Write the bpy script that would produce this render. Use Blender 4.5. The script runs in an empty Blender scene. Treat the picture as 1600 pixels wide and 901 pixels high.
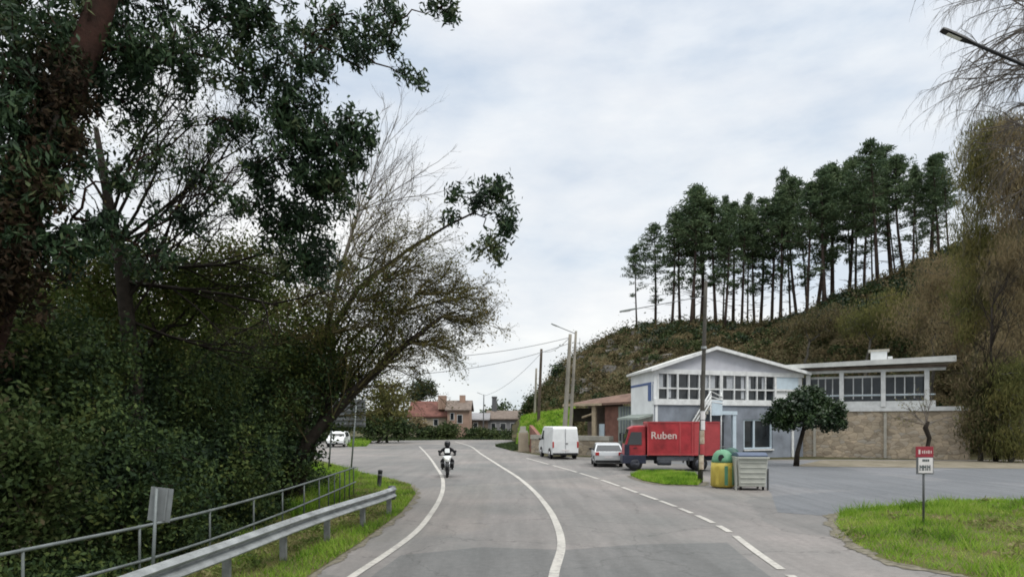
import bpy, bmesh, math, random
import numpy as np
from mathutils import Vector, Matrix
R = math.radians
C = bpy.context.scene.collection
SC = bpy.context.scene
# ---------------------------------------------------------------- measuring
F, CX, HY, H = 1042.0, 800.0, 660.0, 2.5
def P(x, y, Y): return ((x-CX)*Y/F, Y, H-(y-HY)*Y/F)
def G(x, y):
    Y = F*H/(y-HY); return ((x-CX)*Y/F, Y)
def lerp(a, b, t): return tuple(a[i]+(b[i]-a[i])*t for i in range(len(a)))
def interp(x, tab): return float(np.interp(x, [t[0] for t in tab], [t[1] for t in tab]))
# ---------------------------------------------------------------- materials
MATS = {}
def newmat(name):
    m = bpy.data.materials.new(name); m.use_nodes = True; MATS[name] = m
    nt = m.node_tree
    return m, nt, nt.nodes['Principled BSDF']
def noise(nt, scale, detail=6, rough=.6, vec=None, coord='Object'):
    tc = nt.nodes.new('ShaderNodeTexCoord'); n = nt.nodes.new('ShaderNodeTexNoise')
    n.inputs['Scale'].default_value = scale; n.inputs['Detail'].default_value = detail; n.inputs['Roughness'].default_value = rough
    nt.links.new(vec if vec else tc.outputs[coord], n.inputs['Vector'])
    return n
def ramp(nt, src, stops):
    r = nt.nodes.new('ShaderNodeValToRGB')
    while len(r.color_ramp.elements) < len(stops): r.color_ramp.elements.new(.5)
    for e, (p, c) in zip(r.color_ramp.elements, stops):
        e.position = p; e.color = (*c, 1) if len(c) == 3 else c
    nt.links.new(src, r.inputs['Fac']); return r
def mixc(nt, fac, a, b, mode='MIX'):
    m = nt.nodes.new('ShaderNodeMix'); m.data_type = 'RGBA'; m.blend_type = mode
    for s, v in (('Factor', fac), ('A', a), ('B', b)):
        sock = [i for i in m.inputs if i.name == s and i.enabled][0] if s != 'Factor' else m.inputs[0]
        if isinstance(v, (int, float)): sock.default_value = v
        elif isinstance(v, tuple): sock.default_value = (*v, 1)
        else: nt.links.new(v, sock)
    return [o for o in m.outputs if o.enabled][0]
def bump(nt, b, src, strength, dist=.02):
    bp = nt.nodes.new('ShaderNodeBump'); bp.inputs['Strength'].default_value = strength; bp.inputs['Distance'].default_value = dist
    nt.links.new(src, bp.inputs['Height']); nt.links.new(bp.outputs['Normal'], b.inputs['Normal'])
def mat(name, col, rough=.7, var=.25, scale=6, spec=.3, metal=0, bmp=0.0, col2=None):
    m, nt, b = newmat(name)
    n = noise(nt, scale)
    c2 = col2 if col2 else tuple(c*(1-var) for c in col)
    c1 = tuple(min(1, c*(1+var*.4)) for c in col)
    r = ramp(nt, n.outputs['Fac'], [(.3, c2), (.65, c1)])
    nt.links.new(r.outputs['Color'], b.inputs['Base Color'])
    b.inputs['Roughness'].default_value = rough; b.inputs['Specular IOR Level'].default_value = spec; b.inputs['Metallic'].default_value = metal
    if bmp: bump(nt, b, noise(nt, scale*4).outputs['Fac'], bmp)
    return m
def leafmat(name, cols, scale=.5, rough=.6, spec=.25, trans=.25):
    m, nt, b = newmat(name)
    n = noise(nt, scale, 3)
    g = nt.nodes.new('ShaderNodeNewGeometry')
    ma = nt.nodes.new('ShaderNodeMath'); ma.operation = 'MULTIPLY_ADD'
    nt.links.new(g.outputs['Random Per Island'], ma.inputs[0]); ma.inputs[1].default_value = .45
    mb = nt.nodes.new('ShaderNodeMath'); mb.operation = 'MULTIPLY_ADD'
    nt.links.new(n.outputs['Fac'], mb.inputs[0]); mb.inputs[1].default_value = 2.1; mb.inputs[2].default_value = -.78
    nt.links.new(mb.outputs[0], ma.inputs[2])
    k = len(cols)
    r = ramp(nt, ma.outputs[0], [(.1+.8*i/(k-1), c) for i, c in enumerate(cols)])
    nt.links.new(r.outputs['Color'], b.inputs['Base Color'])
    b.inputs['Roughness'].default_value = rough; b.inputs['Specular IOR Level'].default_value = spec
    if trans:
        t = nt.nodes.new('ShaderNodeBsdfTranslucent'); nt.links.new(r.outputs['Color'], t.inputs['Color'])
        mx = nt.nodes.new('ShaderNodeMixShader'); mx.inputs[0].default_value = trans
        nt.links.new(b.outputs[0], mx.inputs[1]); nt.links.new(t.outputs[0], mx.inputs[2])
        nt.links.new(mx.outputs[0], nt.nodes['Material Output'].inputs['Surface'])
    return m
# ---------------------------------------------------------------- mesh builders
class MB:
    def __init__(s): s.v = []; s.f = []
    def add(s, vs, fs):
        o = len(s.v); s.v += [tuple(v) for v in vs]; s.f += [tuple(i+o for i in f) for f in fs]; return s
    def box(s, c, d, rz=0, tilt=None):
        x, y, z = (k/2 for k in d)
        vs = [Vector(((i & 1)*2*x-x, ((i >> 1) & 1)*2*y-y, ((i >> 2) & 1)*2*z-z)) for i in range(8)]
        M = Matrix.Rotation(rz, 3, 'Z')
        if tilt: M = M @ Matrix.Rotation(tilt[0], 3, 'X') @ Matrix.Rotation(tilt[1], 3, 'Y')
        return s.box8([M @ v + Vector(c) for v in vs])
    def box8(s, v):   # order: bit0=x, bit1=y, bit2=z
        return s.add(v, [(0,2,3,1),(4,5,7,6),(0,1,5,4),(2,6,7,3),(0,4,6,2),(1,3,7,5)])
    def hexa(s, bot, top):   # two quads same winding (ccw seen from above)
        return s.add(list(bot)+list(top), [(3,2,1,0),(4,5,6,7),(0,1,5,4),(1,2,6,5),(2,3,7,6),(3,0,4,7)])
    def prism(s, prof, a, b, fn):   # 2-D outline swept between a and b; fn(u,w,t)->xyz
        n = len(prof); vs = [fn(u, w, a) for u, w in prof]+[fn(u, w, b) for u, w in prof]
        return s.add(vs, [tuple(range(n)), tuple(range(2*n-1, n-1, -1))]+[(i, i+n, (i+1) % n+n, (i+1) % n) for i in range(n)])
    def tube(s, pts, rad, n=8, cap=True):
        pts = [Vector(p) for p in pts]
        if not hasattr(rad, '__len__'): rad = [rad]*len(pts)
        o = len(s.v); prev = None
        for i, p in enumerate(pts):
            d = (pts[min(i+1, len(pts)-1)]-pts[max(i-1, 0)]).normalized()
            if prev is None:
                a = d.cross(Vector((0,0,1)));
                if a.length < .05: a = d.cross(Vector((0,1,0)))
                a.normalize()
            else:
                a = (prev - d*prev.dot(d)).normalized()
            prev = a; b = d.cross(a)
            for k in range(n):
                t = 2*math.pi*k/n; s.v.append(tuple(p+(a*math.cos(t)+b*math.sin(t))*rad[i]))
        for i in range(len(pts)-1):
            for k in range(n):
                k2 = (k+1) % n; s.f.append((o+i*n+k, o+i*n+k2, o+(i+1)*n+k2, o+(i+1)*n+k))
        if cap:
            s.f.append(tuple(o+k for k in range(n-1, -1, -1))); s.f.append(tuple(o+(len(pts)-1)*n+k for k in range(n)))
        return s
    def lathe(s, prof, c=(0,0,0), n=20, axis='Z'):
        o = len(s.v)
        for r, z in prof:
            for k in range(n):
                t = 2*math.pi*k/n; a, b = r*math.cos(t), r*math.sin(t)
                s.v.append((c[0]+a, c[1]+b, c[2]+z) if axis == 'Z' else (c[0]+z, c[1]+a, c[2]+b) if axis == 'X' else (c[0]+a, c[1]+z, c[2]+b))
        for i in range(len(prof)-1):
            for k in range(n):
                k2 = (k+1) % n; s.f.append((o+i*n+k, o+i*n+k2, o+(i+1)*n+k2, o+(i+1)*n+k))
        s.f.append(tuple(o+k for k in range(n-1, -1, -1))); s.f.append(tuple(o+(len(prof)-1)*n+k for k in range(n)))
        return s
    def build(s, name, m, parent=None, origin=(0,0,0), smooth=False, bevel=0, seg=2):
        me = bpy.data.meshes.new(name)
        me.from_pydata([(v[0]-origin[0], v[1]-origin[1], v[2]-origin[2]) for v in s.v], [], s.f)
        bm = bmesh.new(); bm.from_mesh(me); bmesh.ops.recalc_face_normals(bm, faces=bm.faces); bm.to_mesh(me); bm.free()
        return finish(name, me, m, parent, origin, smooth, bevel, seg)
def finish(name, me, m, parent=None, origin=(0,0,0), smooth=False, bevel=0, seg=2):
    me.materials.append(m if not isinstance(m, str) else MATS[m])
    o = bpy.data.objects.new(name, me); C.objects.link(o)
    if parent: o.parent = parent
    else: o.location = origin
    if smooth:
        for p in me.polygons: p.use_smooth = True
    if bevel:
        b = o.modifiers.new('bevel', 'BEVEL'); b.width = bevel; b.segments = seg; b.limit_method = 'ANGLE'; b.angle_limit = R(35)
    return o
def np_mesh(name, blocks, m, parent=None, origin=(0,0,0), smooth=False):
    V = np.concatenate([b[0] for b in blocks]).astype(np.float32)-np.array(origin, np.float32)
    idx = []; tot = []; off = 0
    for v, f in blocks:
        idx.append((f+off).ravel()); tot.append(np.full(len(f), f.shape[1], np.int32)); off += len(v)
    idx = np.concatenate(idx).astype(np.int32); tot = np.concatenate(tot)
    me = bpy.data.meshes.new(name)
    me.vertices.add(len(V)); me.vertices.foreach_set('co', V.ravel())
    me.loops.add(len(idx)); me.loops.foreach_set('vertex_index', idx)
    me.polygons.add(len(tot)); st = np.zeros(len(tot), np.int32); st[1:] = np.cumsum(tot)[:-1]
    me.polygons.foreach_set('loop_start', st); me.polygons.foreach_set('loop_total', tot)
    me.update(calc_edges=True)
    return finish(name, me, m, parent, origin, smooth)
def thing(name, label, cat, loc=(0,0,0), rz=0, group=None):
    o = bpy.data.objects.new(name, None); C.objects.link(o); o.empty_display_size = .2
    o.location = loc; o.rotation_euler = (0, 0, rz); return tag(o, label, cat, group)
def tag(o, label, cat, group=None):
    o['label'] = label; o['category'] = cat
    if group: o['group'] = group
    return o
def struct(o): o['kind'] = 'structure'; return o
def stuff(o, label, cat): tag(o, label, cat); o['kind'] = 'stuff'; return o
def copy_tree(o, parent=None):
    c = o.copy(); C.objects.link(c)
    if parent: c.parent = parent
    for ch in list(o.children): copy_tree(ch, c)
    return c
# ---------------------------------------------------------------- foliage tools
def nrm(a): return a/np.maximum(np.linalg.norm(a, axis=-1, keepdims=True), 1e-9)
def leaves(rng, c, L, W, droop=0.0, flat=0.0):
    n = len(c); d = rng.normal(size=(n, 3)); d[:, 2] -= droop; d = nrm(d)
    w = rng.normal(size=(n, 3)); w[:, 2] *= (1-flat); w = nrm(np.cross(d, w))
    s = rng.uniform(.6, 1.25, (n, 1)); l = d*L*s/2; w = w*W*s/2
    V = np.stack([c-l, c+w-l*.1, c+l, c-w-l*.1], 1).reshape(-1, 3)
    return V, np.arange(4*n).reshape(-1, 4)
def sticks(A, B, ra, rb):
    n = len(A); d = nrm(B-A); h = np.where(np.abs(d[:, 2:3]) > .9, [[0., 1, 0]], [[0., 0, 1]])
    u = nrm(np.cross(d, h)); w = np.cross(d, u); vs = []
    for base, r in ((A, ra), (B, rb)):
        for k in range(3):
            t = 2*math.pi*k/3; vs.append(base+(u*math.cos(t)+w*math.sin(t))*r[:, None])
    V = np.stack(vs, 1).reshape(-1, 3); b = (np.arange(n)*6)[:, None]
    Fq = np.concatenate([b+np.array([[0,1,4,3]]), b+np.array([[1,2,5,4]]), b+np.array([[2,0,3,5]])])
    return V, Fq
def subclumps(rng, c, r, n, shell=.5):
    d = nrm(rng.normal(size=(n, 3))); q = rng.uniform(0, 1, (n, 1))**shell
    return np.array(c)+d*q*np.array(r)
def around(rng, cc, k, sig):
    p = np.repeat(cc, k, 0); return p+np.clip(rng.normal(size=p.shape), -1.8, 1.8)*np.array(sig)
def grow(rng, Pn, D, L, Rr, levels, nch, spread, lf, rf, grav=0, segs=3, wob=.14):
    out = []; Pn = np.array(Pn, float); D = nrm(np.array(D, float)); L = np.array(L, float); Rr = np.array(Rr, float); tips = []
    for lev in range(levels):
        p = Pn; d = D; pts = [p]; ds = []
        for s in range(segs):
            d = nrm(d+rng.normal(0, wob, p.shape)+np.array([0, 0, grav])*(lev+1)/levels); q = p+d*(L/segs)[:, None]
            out.append((p, q, Rr*(1-.6*s/segs), Rr*(1-.6*(s+1)/segs))); p = q; pts.append(p); ds.append(d)
        tips.append(p)
        if lev == levels-1: break
        n = nch[lev]; NP, ND, NL, NR = [], [], [], []
        for c in range(n):
            t = rng.uniform(.25, 1, len(L))*segs; i = np.minimum(t.astype(int), segs-1); f = (t-i)[:, None]
            PT = np.stack(pts); DS = np.stack(ds); ar = np.arange(len(L))
            NP.append(PT[i, ar]*(1-f)+PT[i+1, ar]*f); ND.append(nrm(DS[i, ar]+rng.normal(0, spread, (len(L), 3))))
            NL.append(L*lf*rng.uniform(.6, 1.2, len(L))); NR.append(Rr*rf)
        Pn = np.concatenate(NP); D = np.concatenate(ND); L = np.concatenate(NL); Rr = np.concatenate(NR)
    A = np.concatenate([o[0] for o in out]); B = np.concatenate([o[1] for o in out])
    return sticks(A, B, np.concatenate([o[2] for o in out]), np.concatenate([o[3] for o in out])), tips[-1], p
def curve(rng, a, b, sag=0., n=7, j=.05):
    a = np.array(a); b = np.array(b); L = np.linalg.norm(b-a); o = []
    for i in range(n):
        t = i/(n-1); q = a+(b-a)*t; q[2] += sag*math.sin(math.pi*t)
        if 0 < i < n-1: q = q+rng.normal(0, j*L/n, 3)
        o.append(tuple(q))
    return o
def leafy(name, label, cat, seed, base, blobs, lm, bark, leaf=(.12, .07), per=26, sub=120, sig=.16, droop=0, r0=.12, group=None, fork=None, stems=1, shell=.5, limbr=.35, twig=.006, crown='crown', trunkpath=None):
    """trunk, limbs, twigs and loose leaf clumps round real blob centres; base and blobs are world points"""
    rng = np.random.default_rng(seed); root = thing(name, label, cat, base, 0, group); t = MB(); cs = []
    zlow = min(b[0][2] for b in blobs); ctr = np.mean([b[0] for b in blobs], 0)
    fk = np.array(fork) if fork else np.array([base[0]*.55+ctr[0]*.45, base[1]*.55+ctr[1]*.45, base[2]+(zlow-base[2])*.7])
    if trunkpath: path = [p[:3] for p in trunkpath]; t.tube(path, [p[3] for p in trunkpath], 10)
    else: path = curve(rng, base, fk, 0, 6, .12); t.tube(path, [r0*(1.25-.55*i/5) for i in range(6)], 8)
    tw = []
    if trunkpath:
        tp_ = np.array(path); dense = [tuple(np.array([np.interp(u, np.arange(len(tp_)), tp_[:, k]) for k in range(3)])) for u in np.linspace(1.6, len(tp_)-1, 40)]
        blobs = sorted(blobs, key=lambda b: min(math.dist(p, b[0]) for p in dense)); nodes_ = [(p, r0) for p in dense]
    for c, r, n in blobs:
        lr = r0*limbr; st_ = path[-1] if len(blobs) > 1 else path[-2]
        if trunkpath:
            st_, rr_ = min(nodes_, key=lambda q: math.dist(q[0], c)+max(0, q[0][2]-c[2])*1.2+rng.uniform(0, .25)); lr = min(lr, rr_*.8)
        lp = curve(rng, st_, c, .12, 6, .38); rad_ = [lr*(1.5-1.2*i/5)+.006 for i in range(6)]; t.tube(lp, rad_, 6)
        if trunkpath: nodes_ += [(p, q_) for p, q_ in zip(lp[1:5], rad_[1:5])]
        sc = subclumps(rng, c, r, n, shell); cs.append(sc)
        nodes = np.array(lp)[2:]; sc = sc[np.argsort(np.linalg.norm(sc-nodes[-1], axis=1))]; allp = np.concatenate([nodes, sc]); k0 = len(nodes); o = np.empty_like(sc)
        for j in range(n):
            dd = np.linalg.norm(allp[:k0+j]-sc[j], axis=1)+.35*np.linalg.norm(allp[:k0+j]-nodes[-1], axis=1); o[j] = allp[np.argmin(dd)]
        mid = (o+sc)/2+rng.normal(0, .08, sc.shape)*np.linalg.norm(sc-o, axis=1, keepdims=True)
        tw += [(o, mid, twig*2.2, twig*1.5), (mid, sc, twig*1.5, twig)]
    t.build('trunk', bark, root, base, True)
    A = np.concatenate([x[0] for x in tw]); B = np.concatenate([x[1] for x in tw])
    np_mesh('branches', [sticks(A, B, np.concatenate([np.full(len(x[0]), x[2]) for x in tw]), np.concatenate([np.full(len(x[0]), x[3]) for x in tw]))], bark, root, base)
    cs = np.concatenate(cs); c = around(rng, cs, per, sig)
    np_mesh(crown, [leaves(rng, c, leaf[0], leaf[1], droop)], lm, root, base)
    return root
def B3(x, y, Y, rx, ry, n, depth=1.0):   # blob: centre from a sight line at depth Y, half sizes rx, ry
    s = Y/F; return (P(x, y, Y), (rx*s, rx*s*depth, ry*s), n)
# ---------------------------------------------------------------- render set-up
SC.render.engine = 'CYCLES'; SC.cycles.use_denoising = True; SC.cycles.max_bounces = 6; SC.cycles.transparent_max_bounces = 8
SC.cycles.filter_width = 1.8
SC.view_settings.view_transform = 'Standard'; SC.view_settings.look = 'None'; SC.view_settings.exposure = .38; SC.view_settings.gamma = 1
cam = bpy.data.cameras.new('camera'); co = bpy.data.objects.new('camera', cam); C.objects.link(co); SC.camera = co
cam.sensor_width = 36; cam.lens = 36*F/1600; cam.shift_y = 209.5/1600; cam.clip_end = 3000
co.location = (0, 0, H); co.rotation_euler = (R(90), 0, 0)
SUN_EL, SUN_AZ = 52, 128      # azimuth from +Y towards +X
w = bpy.data.worlds.new('World'); SC.world = w; w.use_nodes = True; nt = w.node_tree; bg = nt.nodes['Background']
sky = nt.nodes.new('ShaderNodeTexSky'); sky.sky_type = 'NISHITA'; sky.sun_disc = False; sky.sun_elevation = R(SUN_EL); sky.sun_rotation = R(SUN_AZ)
tc = nt.nodes.new('ShaderNodeTexCoord'); sep = nt.nodes.new('ShaderNodeSeparateXYZ'); nt.links.new(tc.outputs['Generated'], sep.inputs[0])
mp = nt.nodes.new('ShaderNodeMapping'); mp.inputs['Scale'].default_value = (1.3, 1.3, 3.4); mp.inputs['Location'].default_value = (.35, 0, .2); mp.inputs['Rotation'].default_value = (0, R(-9), 0)
nt.links.new(tc.outputs['Generated'], mp.inputs[0])
n1 = noise(nt, 1.35, 7, .54, mp.outputs[0]); n2 = noise(nt, 4.5, 6, .6, mp.outputs[0])
cl = ramp(nt, n1.outputs['Fac'], [(.37, (5.2, 5.95, 6.8)), (.47, (6.4, 6.8, 7.2)), (.56, (7.3, 7.45, 7.55)), (.68, (8.1, 8.05, 7.95))])
cl2 = ramp(nt, n2.outputs['Fac'], [(.3, (.91, .925, .95)), (.7, (1.05, 1.045, 1.03))])
cc = mixc(nt, 1.0, cl.outputs['Color'], cl2.outputs['Color'], 'MULTIPLY')
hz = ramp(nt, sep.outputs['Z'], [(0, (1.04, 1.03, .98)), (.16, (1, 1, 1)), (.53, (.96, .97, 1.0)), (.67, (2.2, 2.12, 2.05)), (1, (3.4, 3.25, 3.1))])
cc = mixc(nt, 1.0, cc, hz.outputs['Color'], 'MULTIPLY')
thin = ramp(nt, n1.outputs['Fac'], [(.33, (.2, .2, .2)), (.48, (.03, .03, .03))])
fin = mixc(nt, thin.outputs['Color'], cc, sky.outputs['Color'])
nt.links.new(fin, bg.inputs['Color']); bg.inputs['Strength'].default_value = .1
sl = bpy.data.lights.new('sun', 'SUN'); sl.energy = 1.3; sl.angle = R(16); sl.color = (1, .96, .9)
so = bpy.data.objects.new('sun', sl); C.objects.link(so)
sd = Vector((math.sin(R(SUN_AZ))*math.cos(R(SUN_EL)), math.cos(R(SUN_AZ))*math.cos(R(SUN_EL)), math.sin(R(SUN_EL))))
so.rotation_euler = sd.to_track_quat('Z', 'Y').to_euler(); so.location = (0, 0, 60)
# ---------------------------------------------------------------- palette
def asphalt(name, base, tint2, patch):
    m, nt, b = newmat(name)
    a = noise(nt, .22, 6, .62); f = noise(nt, 55, 4, .8); mpn = nt.nodes.new('ShaderNodeMapping'); mpn.inputs['Scale'].default_value = (2.2, .12, 1); tcn = nt.nodes.new('ShaderNodeTexCoord'); nt.links.new(tcn.outputs['Object'], mpn.inputs[0])
    st = noise(nt, 1.0, 4, .6, mpn.outputs[0])
    c = ramp(nt, a.outputs['Fac'], [(.32, base), (.5, tuple((base[i]+tint2[i])/2 for i in range(3))), (.68, tint2)])
    g = ramp(nt, f.outputs['Fac'], [(.25, (.66, .66, .66)), (.75, (1.25, 1.25, 1.25))])
    s = ramp(nt, st.outputs['Fac'], [(.35, (.86, .86, .86)), (.6, (1.06, 1.06, 1.06))])
    md = noise(nt, 7, 6, .7); mr = ramp(nt, md.outputs['Fac'], [(.3, (.84, .84, .84)), (.7, (1.12, 1.12, 1.12))]); o = mixc(nt, 1, c.outputs['Color'], g.outputs['Color'], 'MULTIPLY'); o = mixc(nt, 1, o, mr.outputs['Color'], 'MULTIPLY'); o = mixc(nt, 1, o, s.outputs['Color'], 'MULTIPLY')
    v = nt.nodes.new('ShaderNodeTexVoronoi'); v.feature = 'DISTANCE_TO_EDGE'; v.inputs['Scale'].default_value = .28
    wv = noise(nt, 1.2, 4); add = nt.nodes.new('ShaderNodeVectorMath'); add.operation = 'ADD'; nt.links.new(wv.outputs['Color'], add.inputs[0]); nt.links.new(tcn.outputs['Object'], add.inputs[1]); nt.links.new(add.outputs[0], v.inputs['Vector'])
    ck = ramp(nt, v.outputs['Distance'], [(.0, (.5, .5, .5)), (.008, (1, 1, 1))])
    pt = nt.nodes.new('ShaderNodeTexVoronoi'); pt.inputs['Scale'].default_value = .11; nt.links.new(add.outputs[0], pt.inputs['Vector']); pc = nt.nodes.new('ShaderNodeSeparateColor'); nt.links.new(pt.outputs['Color'], pc.inputs[0]); pr = ramp(nt, pc.outputs[0], [(.0, (.80, .82, .83)), (.3, (.84, .86, .86)), (.36, (1, 1, 1)), (1, (1.05, 1.03, 1.0))]); o = mixc(nt, 1, o, pr.outputs['Color'], 'MULTIPLY')
    o = mixc(nt, patch, o, mixc(nt, 1, o, ck.outputs['Color'], 'MULTIPLY'))
    nt.links.new(o, b.inputs['Base Color']); b.inputs['Roughness'].default_value = .75; b.inputs['Specular IOR Level'].default_value = .35
    bump(nt, b, f.outputs['Fac'], .25, .01); return m
asphalt('asphalt', (.128, .130, .124), (.205, .188, .178), .75)
asphalt('darker_asphalt', (.100, .104, .102), (.138, .136, .132), .6)
asphalt('lot_asphalt', (.125, .132, .142), (.155, .160, .170), .5)
mat('earth', (.075, .065, .04), .95, .5, 1.2, .1, col2=(.035, .045, .015))
mat('dry_dirt', (.185, .165, .130), .95, .35, 1.1, .1, bmp=.5, col2=(.12, .11, .075))
mat('verge_soil', (.07, .09, .025), .95, .5, 3, .1, col2=(.10, .075, .04))
mat('bank_turf', (.19, .28, .035), .95, .3, 1.5, .1, col2=(.08, .14, .02))
mat('hill_soil', (.075, .062, .035), .95, .5, .25, .1, col2=(.035, .042, .018))
def paintmat():
    m, nt, b = newmat('road_paint'); n = noise(nt, 9, 8, .75); n2 = noise(nt, .8, 4)
    mu = nt.nodes.new('ShaderNodeMath'); mu.operation = 'MULTIPLY_ADD'; nt.links.new(n2.outputs['Fac'], mu.inputs[0]); mu.inputs[1].default_value = .5; nt.links.new(n.outputs['Fac'], mu.inputs[2])
    r = ramp(nt, mu.outputs[0], [(.52, (.19, .185, .17)), (.80, (.41, .395, .36))]); nt.links.new(r.outputs['Color'], b.inputs['Base Color']); b.inputs['Roughness'].default_value = .75
paintmat()
leafmat('grass_green', [(.06, .13, .015), (.14, .26, .022), (.23, .37, .04), (.34, .38, .10)], .8, .6, .2, .45)
leafmat('grass_dry', [(.08, .10, .03), (.17, .17, .06), (.26, .22, .12)], .8, .8, .1, .2)
leafmat('euc_leaf', [(.012, .022, .014), (.020, .042, .020), (.036, .068, .028), (.07, .085, .036)], .7, .6, .18, .12)
leafmat('ivy_leaf', [(.009, .018, .010), (.024, .044, .018), (.050, .078, .024), (.09, .11, .03)], .8, .7, .12, .15)
leafmat('olive_leaf', [(.026, .042, .012), (.065, .095, .022), (.11, .14, .034), (.13, .10, .045)], .8, .7, .12, .25)
leafmat('dull_leaf', [(.010, .020, .008), (.026, .044, .013), (.046, .066, .020), (.06, .05, .025)], .8, .7, .12, .2)  # dull dark green foliage of the leftmost bush
leafmat('weed_leaf', [(.05, .08, .02), (.12, .17, .04), (.20, .20, .08), (.26, .21, .12)], .8, .7, .12, .3)
leafmat('catkin', [(.06, .065, .018), (.11, .105, .03), (.15, .115, .05)], .6, .8, .1, .3)
leafmat('rusty_leaf', [(.012, .016, .009), (.026, .020, .013), (.046, .030, .018), (.03, .04, .014)], .9, .8, .1, .2)
leafmat('pine_needle', [(.036, .062, .036), (.068, .105, .05), (.105, .14, .065)], .35, .7, .15, .25)
leafmat('scrub_leaf', [(.022, .036, .014), (.06, .068, .026), (.11, .092, .045), (.14, .11, .065), (.06, .08, .03)], .16, .8, .1, .15)
leafmat('brown_leaf', [(.10, .088, .05), (.18, .15, .085), (.23, .178, .10), (.21, .19, .105)], .22, .8, .1, .4)
leafmat('khaki_leaf', [(.075, .085, .03), (.14, .14, .048), (.22, .19, .075)], .25, .8, .1, .4)
leafmat('tree_leaf', [(.008, .020, .010), (.020, .042, .014), (.040, .070, .020)], .7, .45, .35, .15)
leafmat('hedge_leaf', [(.015, .028, .012), (.035, .058, .018), (.07, .09, .03)], .35, .7, .2, .2)
mat('bark_red', (.046, .024, .019), .95, .5, 2.2, .1, bmp=1, col2=(.014, .012, .010))
mat('bark_grey', (.085, .08, .068), .95, .5, 5, .1, bmp=.6)
mat('bark_dark', (.032, .027, .022), .95, .5, 5, .1, bmp=.6)
mat('pine_bark', (.060, .045, .038), .95, .5, 3, .1)
mat('twig_grey', (.13, .115, .10), .9, .4, 3, .1)
mat('twig_olive', (.085, .075, .035), .9, .4, 3, .1)
mat('galvanised', (.33, .35, .35), .55, .4, 3, .5, .45)
mat('rail_post_steel', (.22, .23, .23), .55, .3, 5, .4, .4)  # darker steel of the guardrail posts and spacers
mat('fence_steel', (.15, .17, .17), .5, .35, 4, .5, .3)
mat('fence_dark', (.10, .115, .11), .6, .35, 4, .4, .2)
mat('sign_back', (.20, .215, .22), .6, .25, 4, .4, .3)
mat('dark_plastic', (.018, .019, .02), .5, .3, 8)
mat('rubber', (.017, .017, .018), .85, .3, 8, .2)
mat('white_paint', (.62, .64, .64), .35, .12, 1.5, .5)
mat('silver_paint', (.50, .52, .53), .3, .08, 1.5, .5, .35)
mat('car_glass', (.018, .022, .026), .1, .2, 3, .6)
mat('window_glass', (.022, .027, .032), .1, .6, 1.2, .5)
mat('red_paint', (.33, .026, .034), .45, .45, 1.6, .4)
mat('red_faded', (.36, .05, .055), .5, .3, 1.5, .4)
mat('lamp_red', (.35, .015, .012), .25, .1, 4, .5)
mat('lamp_clear', (.75, .76, .74), .15, .1, 4, .6)
mat('navy_paint', (.022, .026, .048), .5, .3, 3)
mat('chassis_grey', (.10, .105, .125), .6, .3, 4)
mat('chrome', (.55, .55, .56), .25, .1, 4, .5, .9)
mat('black_cloth', (.012, .012, .014), .85, .3, 12, .2)
mat('helmet', (.016, .016, .018), .25, .2, 8, .5)
mat('skin', (.42, .27, .20), .6, .1, 8)
mat('wall_white', (.68, .70, .70), .85, .12, .9, .2)
mat('trim_white', (.62, .635, .63), .7, .2, 2.5, .3)
mat('wall_grey', (.205, .228, .262), .9, .32, .9, .2, bmp=.2)
mat('gable_cladding', (.47, .48, .52), .8, .1, 1.5, .2)
mat('roof_sheet', (.52, .53, .51), .7, .2, 1.5, .3)
mat('roof_dark', (.16, .13, .11), .9, .4, 2, .2)
mat('blue_panel', (.055, .10, .24), .6, .2, 3)
mat('pale_blue', (.47, .56, .62), .6, .12, 3)
mat('curtain', (.38, .40, .42), .9, .2, 6, .1)
mat('concrete', (.36, .345, .30), .95, .25, 2, .2, bmp=.2)
mat('pole_concrete', (.24, .225, .19), .95, .3, 1.2, .2)
mat('wood_pole', (.085, .068, .052), .9, .4, 3, .15)
mat('pole_dark', (.085, .080, .070), .85, .4, 2.5, .2)
mat('steel_grey', (.12, .125, .13), .55, .2, 5, .4, .3)
mat('paper', (.50, .44, .36), .9, .45, 5, .1, col2=(.22, .15, .10))
mat('igloo_yellow', (.50, .40, .075), .55, .2, 3, .4)
mat('igloo_green', (.10, .26, .15), .5, .25, 3, .4)
mat('bin_green', (.018, .075, .055), .5, .25, 3, .4)
mat('bin_grey', (.40, .41, .365), .55, .14, 2.5, .4)
mat('lid_blue', (.06, .085, .14), .5, .2, 3, .4)
mat('sign_red', (.26, .030, .045), .55, .2, 6, .3)
mat('sign_white', (.62, .60, .60), .5, .12, 6, .3)
mat('letter_white', (.60, .50, .48), .6, .1, 8, .2)
mat('letter_dark', (.05, .07, .075), .6, .2, 8, .2)
mat('tile_brown', (.155, .10, .078), .9, .4, 1.2, .2)
mat('tile_red', (.135, .062, .050), .9, .4, 1.2, .2)
mat('plaster_pink', (.34, .235, .18), .9, .25, 1, .2)
mat('plaster_tan', (.34, .29, .22), .9, .25, 1, .2)
mat('plaster_grey', (.24, .24, .25), .9, .25, .5, .2)
mat('timber', (.40, .33, .23), .8, .25, 4, .2)
mat('shed_red', (.22, .115, .09), .9, .3, 2, .2)
mat('shed_green', (.27, .31, .28), .85, .2, 2, .2)
mat('dark_sheet', (.03, .028, .02), .95, .4, 3, .1)
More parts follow.
